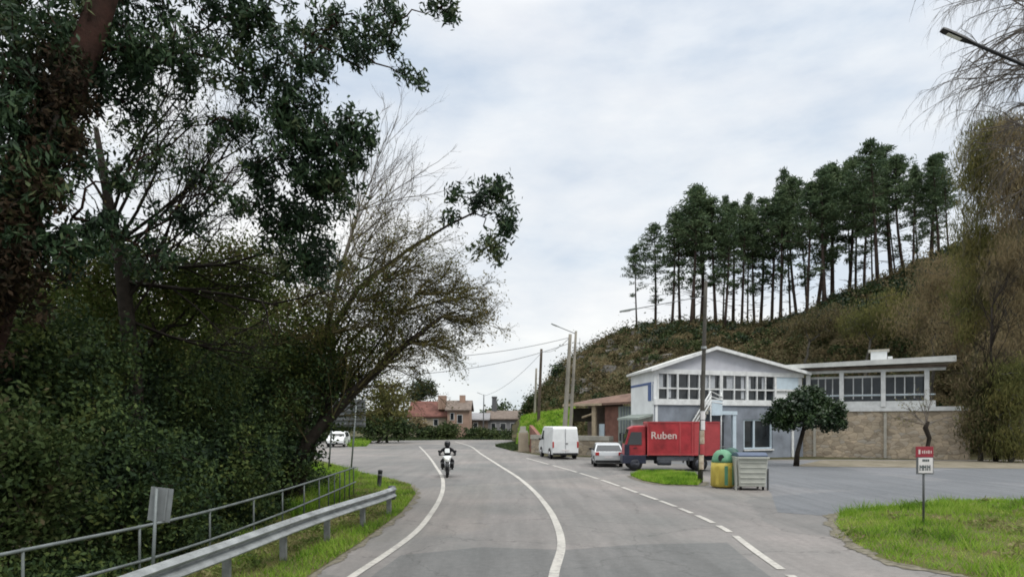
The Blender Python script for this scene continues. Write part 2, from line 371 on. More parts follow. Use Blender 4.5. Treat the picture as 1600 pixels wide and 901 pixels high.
def stonemat():
    m, nt, b = newmat('stone_wall')
    tc = nt.nodes.new('ShaderNodeTexCoord'); w = noise(nt, 1.5, 3); add = nt.nodes.new('ShaderNodeVectorMath'); add.operation = 'MULTIPLY_ADD'
    nt.links.new(w.outputs['Color'], add.inputs[0]); add.inputs[1].default_value = (.35,)*3; nt.links.new(tc.outputs['Object'], add.inputs[2])
    mp = nt.nodes.new('ShaderNodeMapping'); mp.inputs['Scale'].default_value = (2.2, 2.2, 4); nt.links.new(add.outputs[0], mp.inputs[0])
    v = nt.nodes.new('ShaderNodeTexVoronoi'); v.inputs['Scale'].default_value = 1; nt.links.new(mp.outputs[0], v.inputs['Vector'])
    ve = nt.nodes.new('ShaderNodeTexVoronoi'); ve.feature = 'DISTANCE_TO_EDGE'; nt.links.new(mp.outputs[0], ve.inputs['Vector']); ve.inputs['Scale'].default_value = 1
    sx = nt.nodes.new('ShaderNodeSeparateColor'); nt.links.new(v.outputs['Color'], sx.inputs[0])
    c = ramp(nt, sx.outputs[0], [(0, (.255, .215, .165)), (.4, (.38, .325, .25)), (.7, (.44, .365, .275)), (1, (.33, .305, .265))])
    e = ramp(nt, ve.outputs['Distance'], [(0, (.62, .60, .56)), (.07, (1, 1, 1))])
    big = noise(nt, .4, 5); bg_ = ramp(nt, big.outputs['Fac'], [(.3, (.72, .72, .70)), (.7, (1.15, 1.12, 1.08))])
    o = mixc(nt, 1, c.outputs['Color'], e.outputs['Color'], 'MULTIPLY'); o = mixc(nt, 1, o, bg_.outputs['Color'], 'MULTIPLY')
    nt.links.new(o, b.inputs['Base Color']); b.inputs['Roughness'].default_value = .95; bump(nt, b, ve.outputs['Distance'], .5, .05)
stonemat()
# ================================================================ GROUND, ROAD, HILL
def sheet(name, poly, z, m, grid=None):
    me = bpy.data.meshes.new(name); me.from_pydata([(x, y, z) for x, y in poly], [], [tuple(range(len(poly)))])
    bm = bmesh.new(); bm.from_mesh(me); bmesh.ops.triangulate(bm, faces=bm.faces); bmesh.ops.recalc_face_normals(bm, faces=bm.faces)
    for f in bm.faces:
        if f.normal.z < 0: f.normal_flip()
    bm.to_mesh(me); bm.free()
    return struct(finish(name, me, m))
def inside(px, py, poly):
    r = np.zeros(len(px), bool); j = len(poly)-1
    for i in range(len(poly)):
        xi, yi = poly[i]; xj, yj = poly[j]
        cnd = ((yi > py) != (yj > py)) & (px < (xj-xi)*(py-yi)/((yj-yi) if yj != yi else 1e-9)+xi); r ^= cnd; j = i
    return r
sheet('ground', [(-1500, -80), (1500, -80), (1500, 2500), (-1500, 2500)], -.02, 'earth')
left_edge = [(-3.5, -40), (-3.4, 6), G(490, 895), G(560, 850), G(628, 800), G(650, 772), G(640, 757), G(610, 748), G(560, 738), G(520, 724), G(480, 713), G(430, 704)]
road_poly = left_edge + [(-29, 72), (-31, 88), G(560, 689), G(640, 687.5), (-8, 98), (0, 97), G(805, 690), G(780, 697), G(800, 704), G(850, 712), (3.9, 49.5), (9.5, 45.5), (20, 45.5), (50, 44), (60, 30), (60, -40)]
sheet('road', road_poly, 0, 'asphalt')
lot_poly = [G(1215, 800), G(1205, 770), G(1180, 745), G(1120, 727), (8.5, 42.2), (20, 44.5), (24, 43.6), (46, 40), (50, 22), (15, 19.9), (9.2, 17.4)]
sheet('parking_lot', lot_poly, .004, 'lot_asphalt')
# far road across the junction, lighter concrete shoulder
sheet('far_kerb', [G(430, 690.5), G(560, 690), G(560, 688.2), G(430, 688.6)], .008, 'concrete')
def spline(pts, n=160):
    pts = np.array(pts); t = np.zeros(len(pts)); t[1:] = np.cumsum(np.linalg.norm(np.diff(pts, axis=0), axis=1))
    u = np.linspace(0, t[-1], n)
    # smooth: cubic hermite via finite-difference tangents
    m = np.gradient(pts, t, axis=0); i = np.clip(np.searchsorted(t, u, 'right')-1, 0, len(t)-2); h = (t[i+1]-t[i])[:, None]; s = ((u-t[i])/(t[i+1]-t[i]))[:, None]
    return (2*s**3-3*s**2+1)*pts[i]+(s**3-2*s**2+s)*h*m[i]+(-2*s**3+3*s**2)*pts[i+1]+(s**3-s**2)*h*m[i+1]
def strip(name, path, width, z, m, keep=None):
    d = np.gradient(path, axis=0); nv = nrm(np.stack([-d[:, 1], d[:, 0]], 1)); wd = np.broadcast_to(np.asarray(width), (len(path),))[:, None]
    a = path+nv*wd/2; b = path-nv*wd/2; V = np.concatenate([np.c_[a, np.full(len(a), z)], np.c_[b, np.full(len(b), z)]]); n = len(path)
    fs = [(i, i+n, i+1+n, i+1) for i in range(n-1) if keep is None or keep(path[i])]
    me = bpy.data.meshes.new(name); me.from_pydata(V.tolist(), [], fs); return struct(finish(name, me, m))
ctr_line = spline([(0.2, -20), (.25, 0), (.5, 8)]+[G(*q) for q in [(865, 901), (877, 855), (866, 810), (846, 780), (815, 750), (780, 727), (752, 709), (735, 697)]]+[(-7.5, 88)], 300)
strip('centre_line', ctr_line, .17, .012, 'road_paint')
lft_line = spline([(-2.9, -20), (-2.85, 0), (-2.75, 8)]+[G(*q) for q in [(550, 901), (600, 868), (645, 835), (675, 800), (690, 772), (692, 750), (680, 727), (664, 706), (655, 697)]], 300)
strip('edge_line', lft_line, .15, .012, 'road_paint')
rgt_line = spline([(4.2, -20), (4.3, 4)]+[G(*q) for q in [(1238, 901), (1190, 868), (1130, 825), (1060, 793), (1000, 771), (950, 753), (900, 737), (850, 723), (800, 709)]], 700)
DASH = [(2, 5), (6, 9), (9.6, 10.9), (11.25, 14.7), (15.15, 16.1), (16.5, 17.9), (18.3, 19.4), (19.8, 21.3), (21.6, 23.4), (23.8, 25.8), (26.2, 29), (29.5, 33), (33.6, 39), (40, 47)]
strip('dashed_edge_line', rgt_line, .15, .012, 'road_paint', lambda p: any(a < p[1] < b for a, b in DASH))
pw_ = [(float(np.interp(y_, lft_line[:, 1], lft_line[:, 0]))+.3, y_) for y_ in np.linspace(-20, 12.6, 24)]+[(-.6, 13.4), (1.0, 13.1), (2.6, 13.7)]+[(float(np.interp(y_, rgt_line[:, 1], rgt_line[:, 0]))-.35, y_) for y_ in np.linspace(13.9, -20, 24)]
sheet('near_road_sheet', pw_, .006, 'darker_asphalt')  # darker asphalt sheet over the near lanes
# kerb strip of dry dirt along the restaurant wall, and beside the far right scrub
dirt = [(20.5, 44.2), G(1240, 728), G(1300, 729), G(1400, 730), G(1600, 732), (34, 33.5), (60, 32), (60, 46), (31, 43.5)]
sheet('dirt_verge', dirt, .016, 'dry_dirt')
rng = np.random.default_rng(9)
def dirt_edge(path, w0, z=.010):
    p = spline(path, 400); strip('dirt_edge', p, w0*(.55+.45*np.sin(np.arange(400)*.31)+rng.uniform(0, .7, 400)), z, 'gravel')
mat('gravel', (.165, .15, .12), .95, .45, 7, .1, bmp=.4, col2=(.07, .068, .045))
dirt_edge(left_edge[1:9], .26)
dirt_edge([(20, 8), (10.5, 8.15), (7.85, 9.6), G(1500, 899.5), G(1400, 880.5), G(1338, 853), G(1302, 820), (9.0, 18.4), (11.1, 19.75), (14, 20.75), (18, 21.5)], .34)
dirt_edge([G(985, 743), G(1005, 751.5), G(1040, 757.5), G(1090, 758.5), G(1102, 752)], .3)
# ---------------------------------------------------------------- hill
CREST = [(800, 662), (818, 646), (840, 620), (870, 584), (900, 560), (940, 537), (960, 528), (985, 522), (1010, 515), (1060, 512), (1100, 510), (1150, 514), (1200, 513), (1250, 502), (1300, 476), (1350, 458), (1400, 436), (1450, 414), (1500, 392), (1600, 350), (1800, 300), (2300, 260)]
CRESTY = [(800, 118), (840, 112), (900, 98), (1000, 90), (1200, 86), (1400, 78), (1600, 68), (2300, 60)]
FOOTY = [(800, 92), (840, 82), (900, 66), (1000, 61), (1250, 57), (1500, 50), (1600, 46), (2300, 40)]
def hill_z(x, Y):
    """height of the hillside along the bearing x at distance Y (arrays)"""
    yc = np.interp(x, *zip(*CREST)); Yc = np.interp(x, *zip(*CRESTY)); Yf = np.interp(x, *zip(*FOOTY)); Zc = H+(HY-yc)*Yc/F
    t = (Y-Yf)/(Yc-Yf); tt = np.clip(t, 0, 1); s = .45*tt+.55*tt*tt*(3-2*tt)
    return np.where(t < 0, 0, Zc*s-.12*np.maximum(Y-Yc, 0)), t
rg = np.random.default_rng(5)
xs = np.linspace(800, 2300, 150); ts = np.linspace(-.05, 2.2, 46); XX, TT = np.meshgrid(xs, ts)
Yf = np.interp(XX, *zip(*FOOTY)); Yc = np.interp(XX, *zip(*CRESTY)); YY = Yf+TT*(Yc-Yf); ZZ, _ = hill_z(XX, YY)
ZZ = ZZ+np.where(TT > .05, rg.normal(0, .25, ZZ.shape), -.06)*np.clip((XX-800)/60, 0, 1)
V = np.stack([(XX-CX)*YY/F, YY, ZZ], -1).reshape(-1, 3); nx = len(xs)
ii = (np.arange(len(ts)-1)[:, None]*nx+np.arange(nx-1)[None]).ravel()
struct(np_mesh('hillside', [(V, np.stack([ii, ii+1, ii+nx+1, ii+nx], 1))], 'hill_soil', smooth=True))
def hill_pts(rng, n, x0, x1, t0, t1):
    x = rng.uniform(x0, x1, n); t = rng.uniform(t0, t1, n); Yf = np.interp(x, *zip(*FOOTY)); Yc = np.interp(x, *zip(*CRESTY)); Y = Yf+t*(Yc-Yf); z, _ = hill_z(x, Y)
    return np.stack([(x-CX)*Y/F, Y, z], 1)
rng = np.random.default_rng(11)
c = np.concatenate([hill_pts(rng, 2600, 822, 1700, .02, 1.05), hill_pts(rng, 500, 822, 1500, .95, 1.06)])
hh = rng.uniform(.3, 1.3, len(c)); c[:, 2] += hh*.4; big = rng.random(len(c)) < .12; hh[big] *= 1.9; cc = np.repeat(c, 52, 0)+rng.normal(size=(len(c)*52, 3))*np.repeat(hh, 52)[:, None]*np.array([.5, .5, .42])
stuff(np_mesh('hillside_scrub', [leaves(rng, cc, .34, .16)], 'scrub_leaf'), 'dense brown and green scrub covering the hillside behind the white house', 'scrub')
rng = np.random.default_rng(14)
def bushes(name, label, m, n, x0, x1, t0, t1, smin, smax, lf):
    c = hill_pts(rng, n, x0, x1, t0, t1); s = rng.uniform(smin, smax, n); c[:, 2] += s*.35; k = 240; d = nrm(rng.normal(size=(n*k, 3)))*rng.uniform(.3, 1, (n*k, 1))**.5; d[:, 2] = np.abs(d[:, 2])*.9-.1
    stuff(np_mesh(name, [leaves(rng, np.repeat(c, k, 0)+d*np.repeat(s, k)[:, None], lf, lf*.5)], m), label, 'bushes')
bushes('gorse_bushes', 'dark green gorse bushes dotted over the hillside', 'hedge_leaf', 120, 830, 1480, .02, 1.02, .5, 1.5, .30)
bushes('dark_bushes', 'near black green bushes along the foot of the ridge pines', 'tree_leaf', 150, 1000, 1480, .72, 1.04, .5, 1.3, .28)
bushes('bracken', 'tan dead bracken patches on the hillside', 'brown_leaf', 320, 840, 1500, .0, .95, .4, 1.1, .24)
c = hill_pts(rng, 70, 880, 1060, .45, .98); rk = MB()
for p in c:
    r_ = rng.uniform(.4, 1.1); q_ = nrm(rng.normal(size=(8, 3))); sgn = np.array([[(i & 1)*2-1, ((i >> 1) & 1)*2-1, ((i >> 2) & 1)*2-1] for i in range(8)])*np.array([1.2, .8, .6]); rk.box8((p+np.array([0, 0, .15])+(sgn*.55+q_*.22)*r_).tolist())
mat('rock', (.19, .18, .165), .95, .4, 2, .1, bmp=.5)
stuff(rk.build('rock_outcrop', 'rock'), 'grey rocks breaking through the scrub near the left hill crest', 'rocks')
# bright grass bank left of the shed, above a low wall
bank = MB(); b0 = [P(806, 698, 70), P(852, 700, 63), P(880, 700, 60)]; b1 = [P(815, 650, 84), P(850, 644, 80), P(900, 636, 76)]; b2 = [P(812, 655, 95), P(850, 650, 95), P(905, 640, 92)]
b0 = [(x, y, .3) for x, y, z in b0]; bank.add(b0+b1+b2, [(0, 1, 4, 3), (1, 2, 5, 4), (3, 4, 7, 6), (4, 5, 8, 7)])
struct(bank.build('grass_bank', 'bank_turf', smooth=True))
# ---------------------------------------------------------------- grass
def blades(rng, pts, h, wd, lean=.35):
    n = len(pts); a = rng.uniform(0, 2*math.pi, n); s = rng.uniform(.5, 1.25, (n, 1)); u = np.stack([np.cos(a), np.sin(a), np.zeros(n)], 1)*wd/2*s
    tip = pts+np.c_[rng.normal(0, lean, (n, 2)), np.ones(n)]*np.asarray(h).reshape(-1, 1)*s
    return np.stack([pts-u, pts+u, tip], 1).reshape(-1, 3), np.arange(3*n).reshape(-1, 3)
def scatter(rng, poly, n, tries=4):
    pl = np.array(poly); lo, hi = pl.min(0), pl.max(0); q = rng.uniform(lo, hi, (n*tries, 2)); q = q[inside(q[:, 0], q[:, 1], poly)][:n]; return q
rng = np.random.default_rng(21)
verge = [(-3.45, 3), (-3.4, 7), G(490, 895), G(560, 850), G(628, 800), G(650, 772), G(640, 757), G(610, 749), G(565, 739), G(520, 725), (-9, 24), (-6.6, 14), (-6.3, 3)]
struct(sheet('verge', verge, .02, 'verge_soil'))
q = scatter(rng, verge, 60000, 5); near = rng.random(len(q)) < np.clip(1.2-np.abs(q[:, 0]+3.9)*.15, .25, 1); q = q[near]
lush = np.sin(q[:, 0]*3.1+q[:, 1]*.9)*.4+np.sin(q[:, 1]*2.3-q[:, 0])*.4+rng.normal(0, .45, len(q)); rl = np.interp(q[:, 1], [3, 8, 10, 13, 15.2, 17, 18.5, 40], [-4.4, -4.3, -4.1, -3.85, -3.5, -3.3, -3.3, -3.6]); lush = lush+np.where(q[:, 0] > rl-.1, .5, np.where(q[:, 1] > 20, -.1, -.75))
g = lush > -.35
stuff(np_mesh('verge_grass', [blades(rng, np.c_[q[g], np.full(g.sum(), .02)], np.clip(.11+.06*lush[g], .05, .28), .018, .5)], 'grass_green'), 'bright green grass along the road edge beside the guardrail', 'grass')
g2 = ~g | (rng.random(len(q)) < .15)
stuff(np_mesh('dry_grass', [blades(rng, np.c_[q[g2], np.full(g2.sum(), .02)], .09, .014, .8)], 'grass_dry'), 'yellowish dry grass and weeds behind the guardrail', 'grass')
island = [G(1305, 820), (9.0, 18.3), (11.1, 19.6), (14, 20.6), (18, 21.4), (24, 21.5), (26, 14), (20, 8), (10.5, 8.2), (7.9, 9.6), G(1500, 899), G(1400, 880), G(1340, 853)]
def dist_edge(q, poly):
    pl = np.array(poly); d = np.full(len(q), 1e9)
    for i in range(len(pl)):
        a, b = pl[i], pl[(i+1) % len(pl)]; ab = b-a; t = np.clip(((q-a) @ ab)/(ab @ ab), 0, 1); d = np.minimum(d, np.linalg.norm(q-(a+t[:, None]*ab), axis=1))
    return d
def isl_z(q):
    d = dist_edge(q, island); return .03+.36*(1-np.exp(-d/2.6))+.06*np.sin(q[:, 0]*1.3)*np.cos(q[:, 1]*1.1)*np.clip(d, 0, 1)
gx = np.arange(6, 27, .3); gy = np.arange(8, 22, .3); GX, GY = np.meshgrid(gx, gy); qq = np.c_[GX.ravel(), GY.ravel()]; ins = inside(qq[:, 0], qq[:, 1], island)
zz = np.where(ins, isl_z(qq)+rng.normal(0, .015, len(qq)), -.05); n = len(gx); ii = (np.arange(len(gy)-1)[:, None]*n+np.arange(n-1)[None]).ravel(); fq = np.stack([ii, ii+1, ii+n+1, ii+n], 1); fq = fq[ins[fq].any(1)]
struct(np_mesh('grass_island', [(np.c_[qq, zz], fq)], 'verge_soil', smooth=True))
q = scatter(rng, island, 95000, 3); bare = np.exp(-(((q[:, 0]-11.2)/1.9)**2+((q[:, 1]-13.8)/1.6)**2))+np.exp(-(((q[:, 0]-17)/2)**2+((q[:, 1]-18.6)/1.2)**2)); nn = np.sin(q[:, 0]*2.1)*np.sin(q[:, 1]*2.7)+.6*np.sin(q[:, 0]*5.3+q[:, 1]*4.1)
tc_ = scatter(rng, island, 260); tr_ = rng.uniform(.12, .38, len(tc_)); th_ = rng.uniform(.08, .26, len(tc_)); tuf = np.zeros(len(q))
for (a_, b_), r_, h_ in zip(tc_, tr_, th_): tuf = np.maximum(tuf, h_*np.exp(-((q[:, 0]-a_)**2+(q[:, 1]-b_)**2)/r_**2))
hgt = np.clip(.10+.04*nn+tuf+rng.normal(0, .03, len(q)), .05, .42)*(1-.45*np.clip(bare, 0, 1)); isd = bare+.25*nn+rng.normal(0, .2, len(q)) > .52
pz = np.c_[q, isl_z(q)-.01]
stuff(np_mesh('island_grass', [blades(rng, pz[~isd], hgt[~isd], .02, .45)], 'grass_green'), 'lush bright green grass on the right roadside island under the red sign', 'grass')
k = isd & (rng.random(len(q)) < .5)
stuff(np_mesh('withered_grass', [blades(rng, pz[k], hgt[k]*.8, .022, .9)], 'grass_dry'), 'withered brown grass patch in the middle of the roadside island', 'grass')
def weeds(name, label, poly, n, zf, lf):
    q = scatter(rng, poly, n); z = zf(q); c = np.repeat(np.c_[q, z], 34, 0); r_ = np.repeat(rng.uniform(.06, .22, len(q)), 34)[:, None]; c = c+rng.normal(size=c.shape)*r_*np.array([.8, .8, .35]); c[:, 2] = np.maximum(c[:, 2], np.repeat(z, 34)+.02)+.06
    stuff(np_mesh(name, [leaves(rng, c, lf, lf*.35)], 'weed_leaf'), label, 'weeds')
weeds('island_weeds', 'broad leaved weeds and dead stalks among the grass of the right island', island, 170, isl_z, .12)
weeds('verge_weeds', 'pale weeds between the guardrail and the tube fence', [(-5.2, 6), (-4.5, 8), (-4.1, 13), (-3.7, 17.5), (-4.6, 24), (-5.3, 22), (-5.2, 14)], 120, lambda q: np.full(len(q), .03), .10)
tuft = [G(985, 743), G(1000, 738), G(1040, 737), G(1085, 741), G(1098, 752), G(1090, 758), G(1040, 757), G(1005, 751)]
struct(sheet('grass_strip', tuft, .03, 'bank_turf'))
q = scatter(rng, tuft, 9000); stuff(np_mesh('strip_grass', [blades(rng, np.c_[q, np.full(len(q), .03)], .16, .03, .4)], 'grass_green'), 'short bright green grass strip in front of the red lorry', 'grass')
wedge = [G(774, 697), G(806, 692), G(812, 702), G(800, 704)]
q = scatter(rng, wedge, 5000); stuff(np_mesh('wedge_grass', [blades(rng, np.c_[q, np.full(len(q), 0)], .3, .08, .4)], 'hedge_leaf'), 'dark grass wedge at the road edge before the stone gate pier', 'grass')
tallp = [(-5.6, 17), (-5.4, 22), (-7.2, 31), (-11.5, 38), (-13.5, 40), (-10.5, 30), (-7.4, 22)]
q = scatter(rng, tallp, 16000); stuff(np_mesh('tall_grass', [blades(rng, np.c_[q, np.full(len(q), 0)], .42, .035, .4)], 'grass_green'), 'tall bright green grass behind the far end of the tube fence', 'grass')
far_v = [G(430, 689), (-31, 92), (-36, 104), (2, 108), G(812, 690), (0, 97.3), (-8, 98.3), G(640, 687.4), G(560, 688.7)]
q = scatter(rng, far_v, 14000); stuff(np_mesh('far_grass', [blades(rng, np.c_[q, np.full(len(q), 0)], .4, .12, .4)], 'hedge_leaf'), 'rough grass beyond the junction at the far side of the road', 'grass')
q = scatter(rng, [G(545, 698), G(572, 697), G(580, 690), G(552, 689)], 3000); stuff(np_mesh('junction_grass', [blades(rng, np.c_[q, np.full(len(q), 0)], .5, .08, .4)], 'grass_green'), 'small bright grass patch beside the white car at the junction', 'grass')
q = np.concatenate([np.array(lerp(lerp(b0[i], b1[i], u), lerp(b0[i+1], b1[i+1], u), v))[None] for i in (0, 1) for u, v in rng.random((6000, 2))])
stuff(np_mesh('bank_grass', [blades(rng, q, .28, .09, .5)], 'grass_green'), 'bright yellow-green grass on the bank above the low wall', 'grass')
# ================================================================ BUILDINGS
def frame_of(A, B):
    """A,B plan points; returns fn(s, out, z) along the wall line and its length; out is towards the camera"""
    d = Vector((B[0]-A[0], B[1]-A[1])); L = d.length; d /= L; n = Vector((d.y, -d.x))
    return (lambda s, o, z: (A[0]+d.x*s+n.x*o, A[1]+d.y*s+n.y*o, z)), L, d
def s_at(A, B, x):
    u = (x-CX)/F; dx, dy = B[0]-A[0], B[1]-A[1]; t = (u*A[1]-A[0])/(dx-u*dy); return t*math.hypot(dx, dy)
def wbox(mb, f, s0, s1, o0, o1, z0, z1):
    return mb.hexa([f(s0, o1, z0), f(s1, o1, z0), f(s1, o0, z0), f(s0, o0, z0)], [f(s0, o1, z1), f(s1, o1, z1), f(s1, o0, z1), f(s0, o0, z1)])
FL, FR, BL, BR = (9.6, 45.0), (21.6, 49.5), (9.05, 50.6), (20.9, 58)
house = thing('restaurant_house', 'white gabled two-storey house with grey ground floor and long band of windows', 'house', (9.6, 45, 0)); O = (9.6, 45, 0)
f, LW, dv = frame_of(FL, FR); sx = lambda x: s_at(FL, FR, x)
ap = sx(1114); ZE, ZA = 6.22, 7.75
# walls: lower storey, upper storey with gable, side wall
wl = MB(); lo = 3.72
door0, door1 = sx(1107), sx(1131); w0, w1 = sx(1162), sx(1207)
wl.hexa([(*FL, -.05), (*f(door0, 0, 0)[:2], -.05), (f(door0, -6, 0)[0], f(door0, -6, 0)[1], -.05), (*BL, -.05)], [(*FL, lo), (*f(door0, 0, 0)[:2], lo), (f(door0, -6, 0)[0], f(door0, -6, 0)[1], lo), (*BL, lo)])
wbox(wl, f, door0, door1, -3, -.9, -.05, lo)
wbox(wl, f, door0, door1, -.88, 0, 2.55, lo)
wbox(wl, f, door1, w0, -3, 0, -.05, lo); wbox(wl, f, w0, w1, -3, -.25, -.05, lo); wbox(wl, f, w0, w1, -.24, 0, 2.75, lo); wbox(wl, f, w0, w1, -.24, 0, -.05, .62); wbox(wl, f, w1, LW, -3, 0, -.05, lo)
wl.build('lower_wall', 'wall_grey', house, O)
up = MB()
wbox(up, f, 0, LW, -.35, -.10, lo, 6.0)
up.build('upper_wall', 'wall_white', house, O)
sw = MB(); fs, LS, _ = frame_of(BL, FL); wbox(sw, fs, 0, LS-.02, -.25, .02, 1.9, 6.1); o_side = sw.build('side_wall', 'wall_white', house, O); o_side['label'] = 'white boarded side wall'
gb = MB(); gp = [(0, 6.0), (LW, 6.0), (LW, ZE-.08), (ap, ZA-.08), (0, ZE-.08)]
gb.prism(gp, -.25, .015, lambda u, w_, t: f(u, t, w_)); gb.build('gable', 'gable_cladding', house, O)
rf = MB(); th = .14
def roofpt(s, back, z): return (f(s, .45, z)[0]+(-.55/5.6*back if back else 0)*1.0, f(s, .45, z)[1]+back, z)
for s0, z0, s1, z1 in ((-.5, ZE-.12, ap, ZA), (ap, ZA, LW+.35, ZE-.05)):
    bot = [roofpt(s0, 0, z0-th), roofpt(s1, 0, z1-th), roofpt(s1, 7, z1-th), roofpt(s0, 6.2, z0-th)]; top = [roofpt(s0, 0, z0+.02), roofpt(s1, 0, z1+.02), roofpt(s1, 7, z1+.02), roofpt(s0, 6.2, z0+.02)]
    rf.hexa(bot, top)
roof = rf.build('roof', 'roof_sheet', house, O)
fa = MB()
for s0, z0, s1, z1 in ((-.5, ZE-.12, ap, ZA), (ap, ZA, LW+.35, ZE-.05)):
    fa.hexa([f(s0, .455, z0-th-.03), f(s1, .455, z1-th-.03), f(s1, .48, z1-th-.03), f(s0, .48, z0-th-.03)], [f(s0, .455, z0+.05), f(s1, .455, z1+.05), f(s1, .48, z1+.05), f(s0, .48, z0+.05)])
fa.build('fascia', 'trim_white', roof, O)
for za, zb, xe, oo in ((5.83, 6.15, LW, .08), (3.72, 4.12, sx(1216), .12)):
    tr = MB(); wbox(tr, f, -.06, xe, -.08, oo, za, zb); tr.build('trim_band', 'trim_white', house, O)
bays = [(1029, 1057), (1060, 1124), (1129, 1165), (1169, 1209)]
rr = random.Random(4)
for bi, (xa, xb) in enumerate(bays):
    a, b = sx(xa), sx(xb); fr = MB(); wbox(fr, f, a-.13, a-.02, -.09, .07, 4.121, 5.829); wbox(fr, f, b+.02, b+.12, -.09, .069, 4.121, 5.829)
    np_ = max(2, round((b-a)/.8)); wbox(fr, f, a-.02, b+.02, -.09, .04, 4.80, 4.90)
    for k in range(1, np_):
        s = a+(b-a)*k/np_; wbox(fr, f, s-.04, s+.04, -.09, .045, 4.121, 4.799); wbox(fr, f, s-.04, s+.04, -.09, .045, 4.901, 5.829)
    win = fr.build('window', 'trim_white', house, O)
    pn = MB(); wbox(pn, f, a-.02, b+.02, -.095, -.092, 4.121, 5.829); pn.build('pane', 'window_glass', win, O)
    for k in range(np_):
        s = a+(b-a)*k/np_; e = (b-a)/np_
        if rr.random() < .7:
            q = rr.choice((0, 1)); wd = e*rr.uniform(.25, .6); s0 = s+.05 if q == 0 else s+e-.05-wd; ct = MB(); wbox(ct, f, s0, s0+wd, -.0915, -.085, 4.93 if rr.random() < .6 else 4.2, 5.80); ct.build('curtain', 'curtain', win, O)
bl = MB(); a, b = sx(1213), sx(1247); wbox(bl, f, a, b, -.09, .02, 4.95, 5.82); bl.build('shutter', 'pale_blue', house, O)
b2_ = MB(); wbox(b2_, f, a, b, -.09, .05, 4.82, 4.94); wbox(b2_, f, sx(1209)+.13, a-.01, -.09, .05, 4.13, 5.82); b2_.build('shutter_rail', 'trim_white', house, O)
# ground floor door with canopy, window
dr = MB(); wbox(dr, f, door0+.02, door1-.02, -.89, -.86, -.02, 2.5); dr.build('door', 'dark_plastic', house, O)
cn = MB(); wbox(cn, f, sx(1098), sx(1133), .005, 1.3, 3.05, 3.3); cn.build('canopy', 'pale_blue', house, O)
cp = MB(); wbox(cp, f, sx(1127), sx(1132), 1.05, 1.25, 0, 3.045); cp.build('canopy_post', 'pale_blue', house, O)
gw = MB(); m_ = (w0*.62+w1*.38)
for s0, s1, z0, z1 in ((w0, w0+.14, .63, 2.74), (w1-.1, w1, .63, 2.74), (m_-.07, m_+.07, .72, 2.64), (w0+.14, w1-.1, .63, .72), (w0+.14, w1-.1, 2.64, 2.74)): wbox(gw, f, s0, s1, -.2, -.08, z0, z1)
gwin = gw.build('window', 'pale_blue', house, O); p_ = MB(); wbox(p_, f, w0, w1, -.245, -.215, .63, 2.74); p_.build('pane', 'window_glass', gwin, O)
gs = MB(); wbox(gs, f, w0-.05, w1+.05, .003, .12, .50, .60); gs.build('sill', 'trim_white', gwin, O)
pp = MB(); wbox(pp, f, sx(1236), sx(1239), .005, .1, 0, 3.7); pp.build('downpipe', 'trim_white', house, O)
# side wall blue board and stripe
bb = MB(); wbox(bb, fs, LS-1.25, LS-.15, .022, .06, 4.0, 5.1); bb.build('blue_board', 'blue_panel', house, O)
bs = MB(); wbox(bs, fs, .1, LS-.1, .022, .05, 5.12, 5.28); bs.build('blue_stripe', 'blue_panel', house, O)
aw = MB(); aw.hexa([fs(.1, .03, 2.95), fs(LS-.2, .03, 2.95), fs(LS-.2, 1.1, 2.7), fs(.1, 1.1, 2.7)], [fs(.1, .03, 3.1), fs(LS-.2, .03, 3.1), fs(LS-.2, 1.1, 2.85), fs(.1, 1.1, 2.85)]); aw.build('awning', 'shed_green', house, O)
# outside staircase in front of the facade, white rails
st = thing('outside_stair', 'white railed outside stair climbing to the house first floor behind the lorry', 'staircase', f(sx(1042), 1.0, 0)); so_ = f(sx(1042), 1.0, 0)
sA, sB = sx(1042), sx(1092); stp = MB()
for k in range(14):
    u = k/14; wbox(stp, f, sA+(sB-sA)*u, sA+(sB-sA)*(u+1/14), .3, 1.3, 3.6*u, 3.6*u+.22)
wbox(stp, f, sB+.01, sx(1110), .3, 1.3, 3.46, 3.64); stp.build('steps', 'concrete', st, so_)
for z in (.3, .65, 1.0):
    rl = MB(); rl.tube([f(sA, 1.34, z), f(sB, 1.34, 3.62+z), f(sx(1110), 1.34, 3.62+z*.6)], .05, 6); rl.build('handrail', 'trim_white', st, so_, True)
pl_ = MB(); wbox(pl_, f, sx(1093), sx(1109), 1.32, 1.36, 3.0, 4.0); pl_.build('landing_panel', 'pale_blue', st, so_)
for s in (sA+.05, sB, sx(1108)):
    z0 = max(0, (s-sA)/(sB-sA)*3.6); z0 = min(z0, 3.6); q = MB(); q.tube([f(s, 1.3, 0), f(s, 1.3, z0+.95)], .05, 6); q.build('post', 'trim_white', st, so_, True)
# ---------------------------------------------------------------- terrace wing
TA, TB = (21.0, 50.3), (31.1, 45.0)
g, LT, _ = frame_of(TA, TB); tx = lambda x: s_at(TA, TB, x)
wing = thing('terrace_pavilion', 'flat roofed terrace with white columns and glazing above a stone wall', 'building', (*TA, 0)); OW = (*TA, 0)
e0, e1 = 0.05, tx(1516); zt = 3.32
swl = MB(); wbox(swl, g, e0+.3, e1, -8, 0, -.05, zt); swl.build('stone_wall', 'stone_wall', wing, OW)
cop = MB(); wbox(cop, g, e0+.3, e1+.1, -.4, .1, zt+.003, zt+.3); cop.build('coping', 'trim_white', wing, OW)
for x in (1273, 1383): pi_ = MB(); wbox(pi_, g, tx(x)-.09, tx(x)+.09, .003, .16, 0, zt-.1); pi_.build('wall_pier', 'concrete', wing, OW)
par = MB(); wbox(par, g, e0+1, tx(1462), -.3, .02, zt+.303, zt+.72); par.build('parapet', 'trim_white', wing, OW)
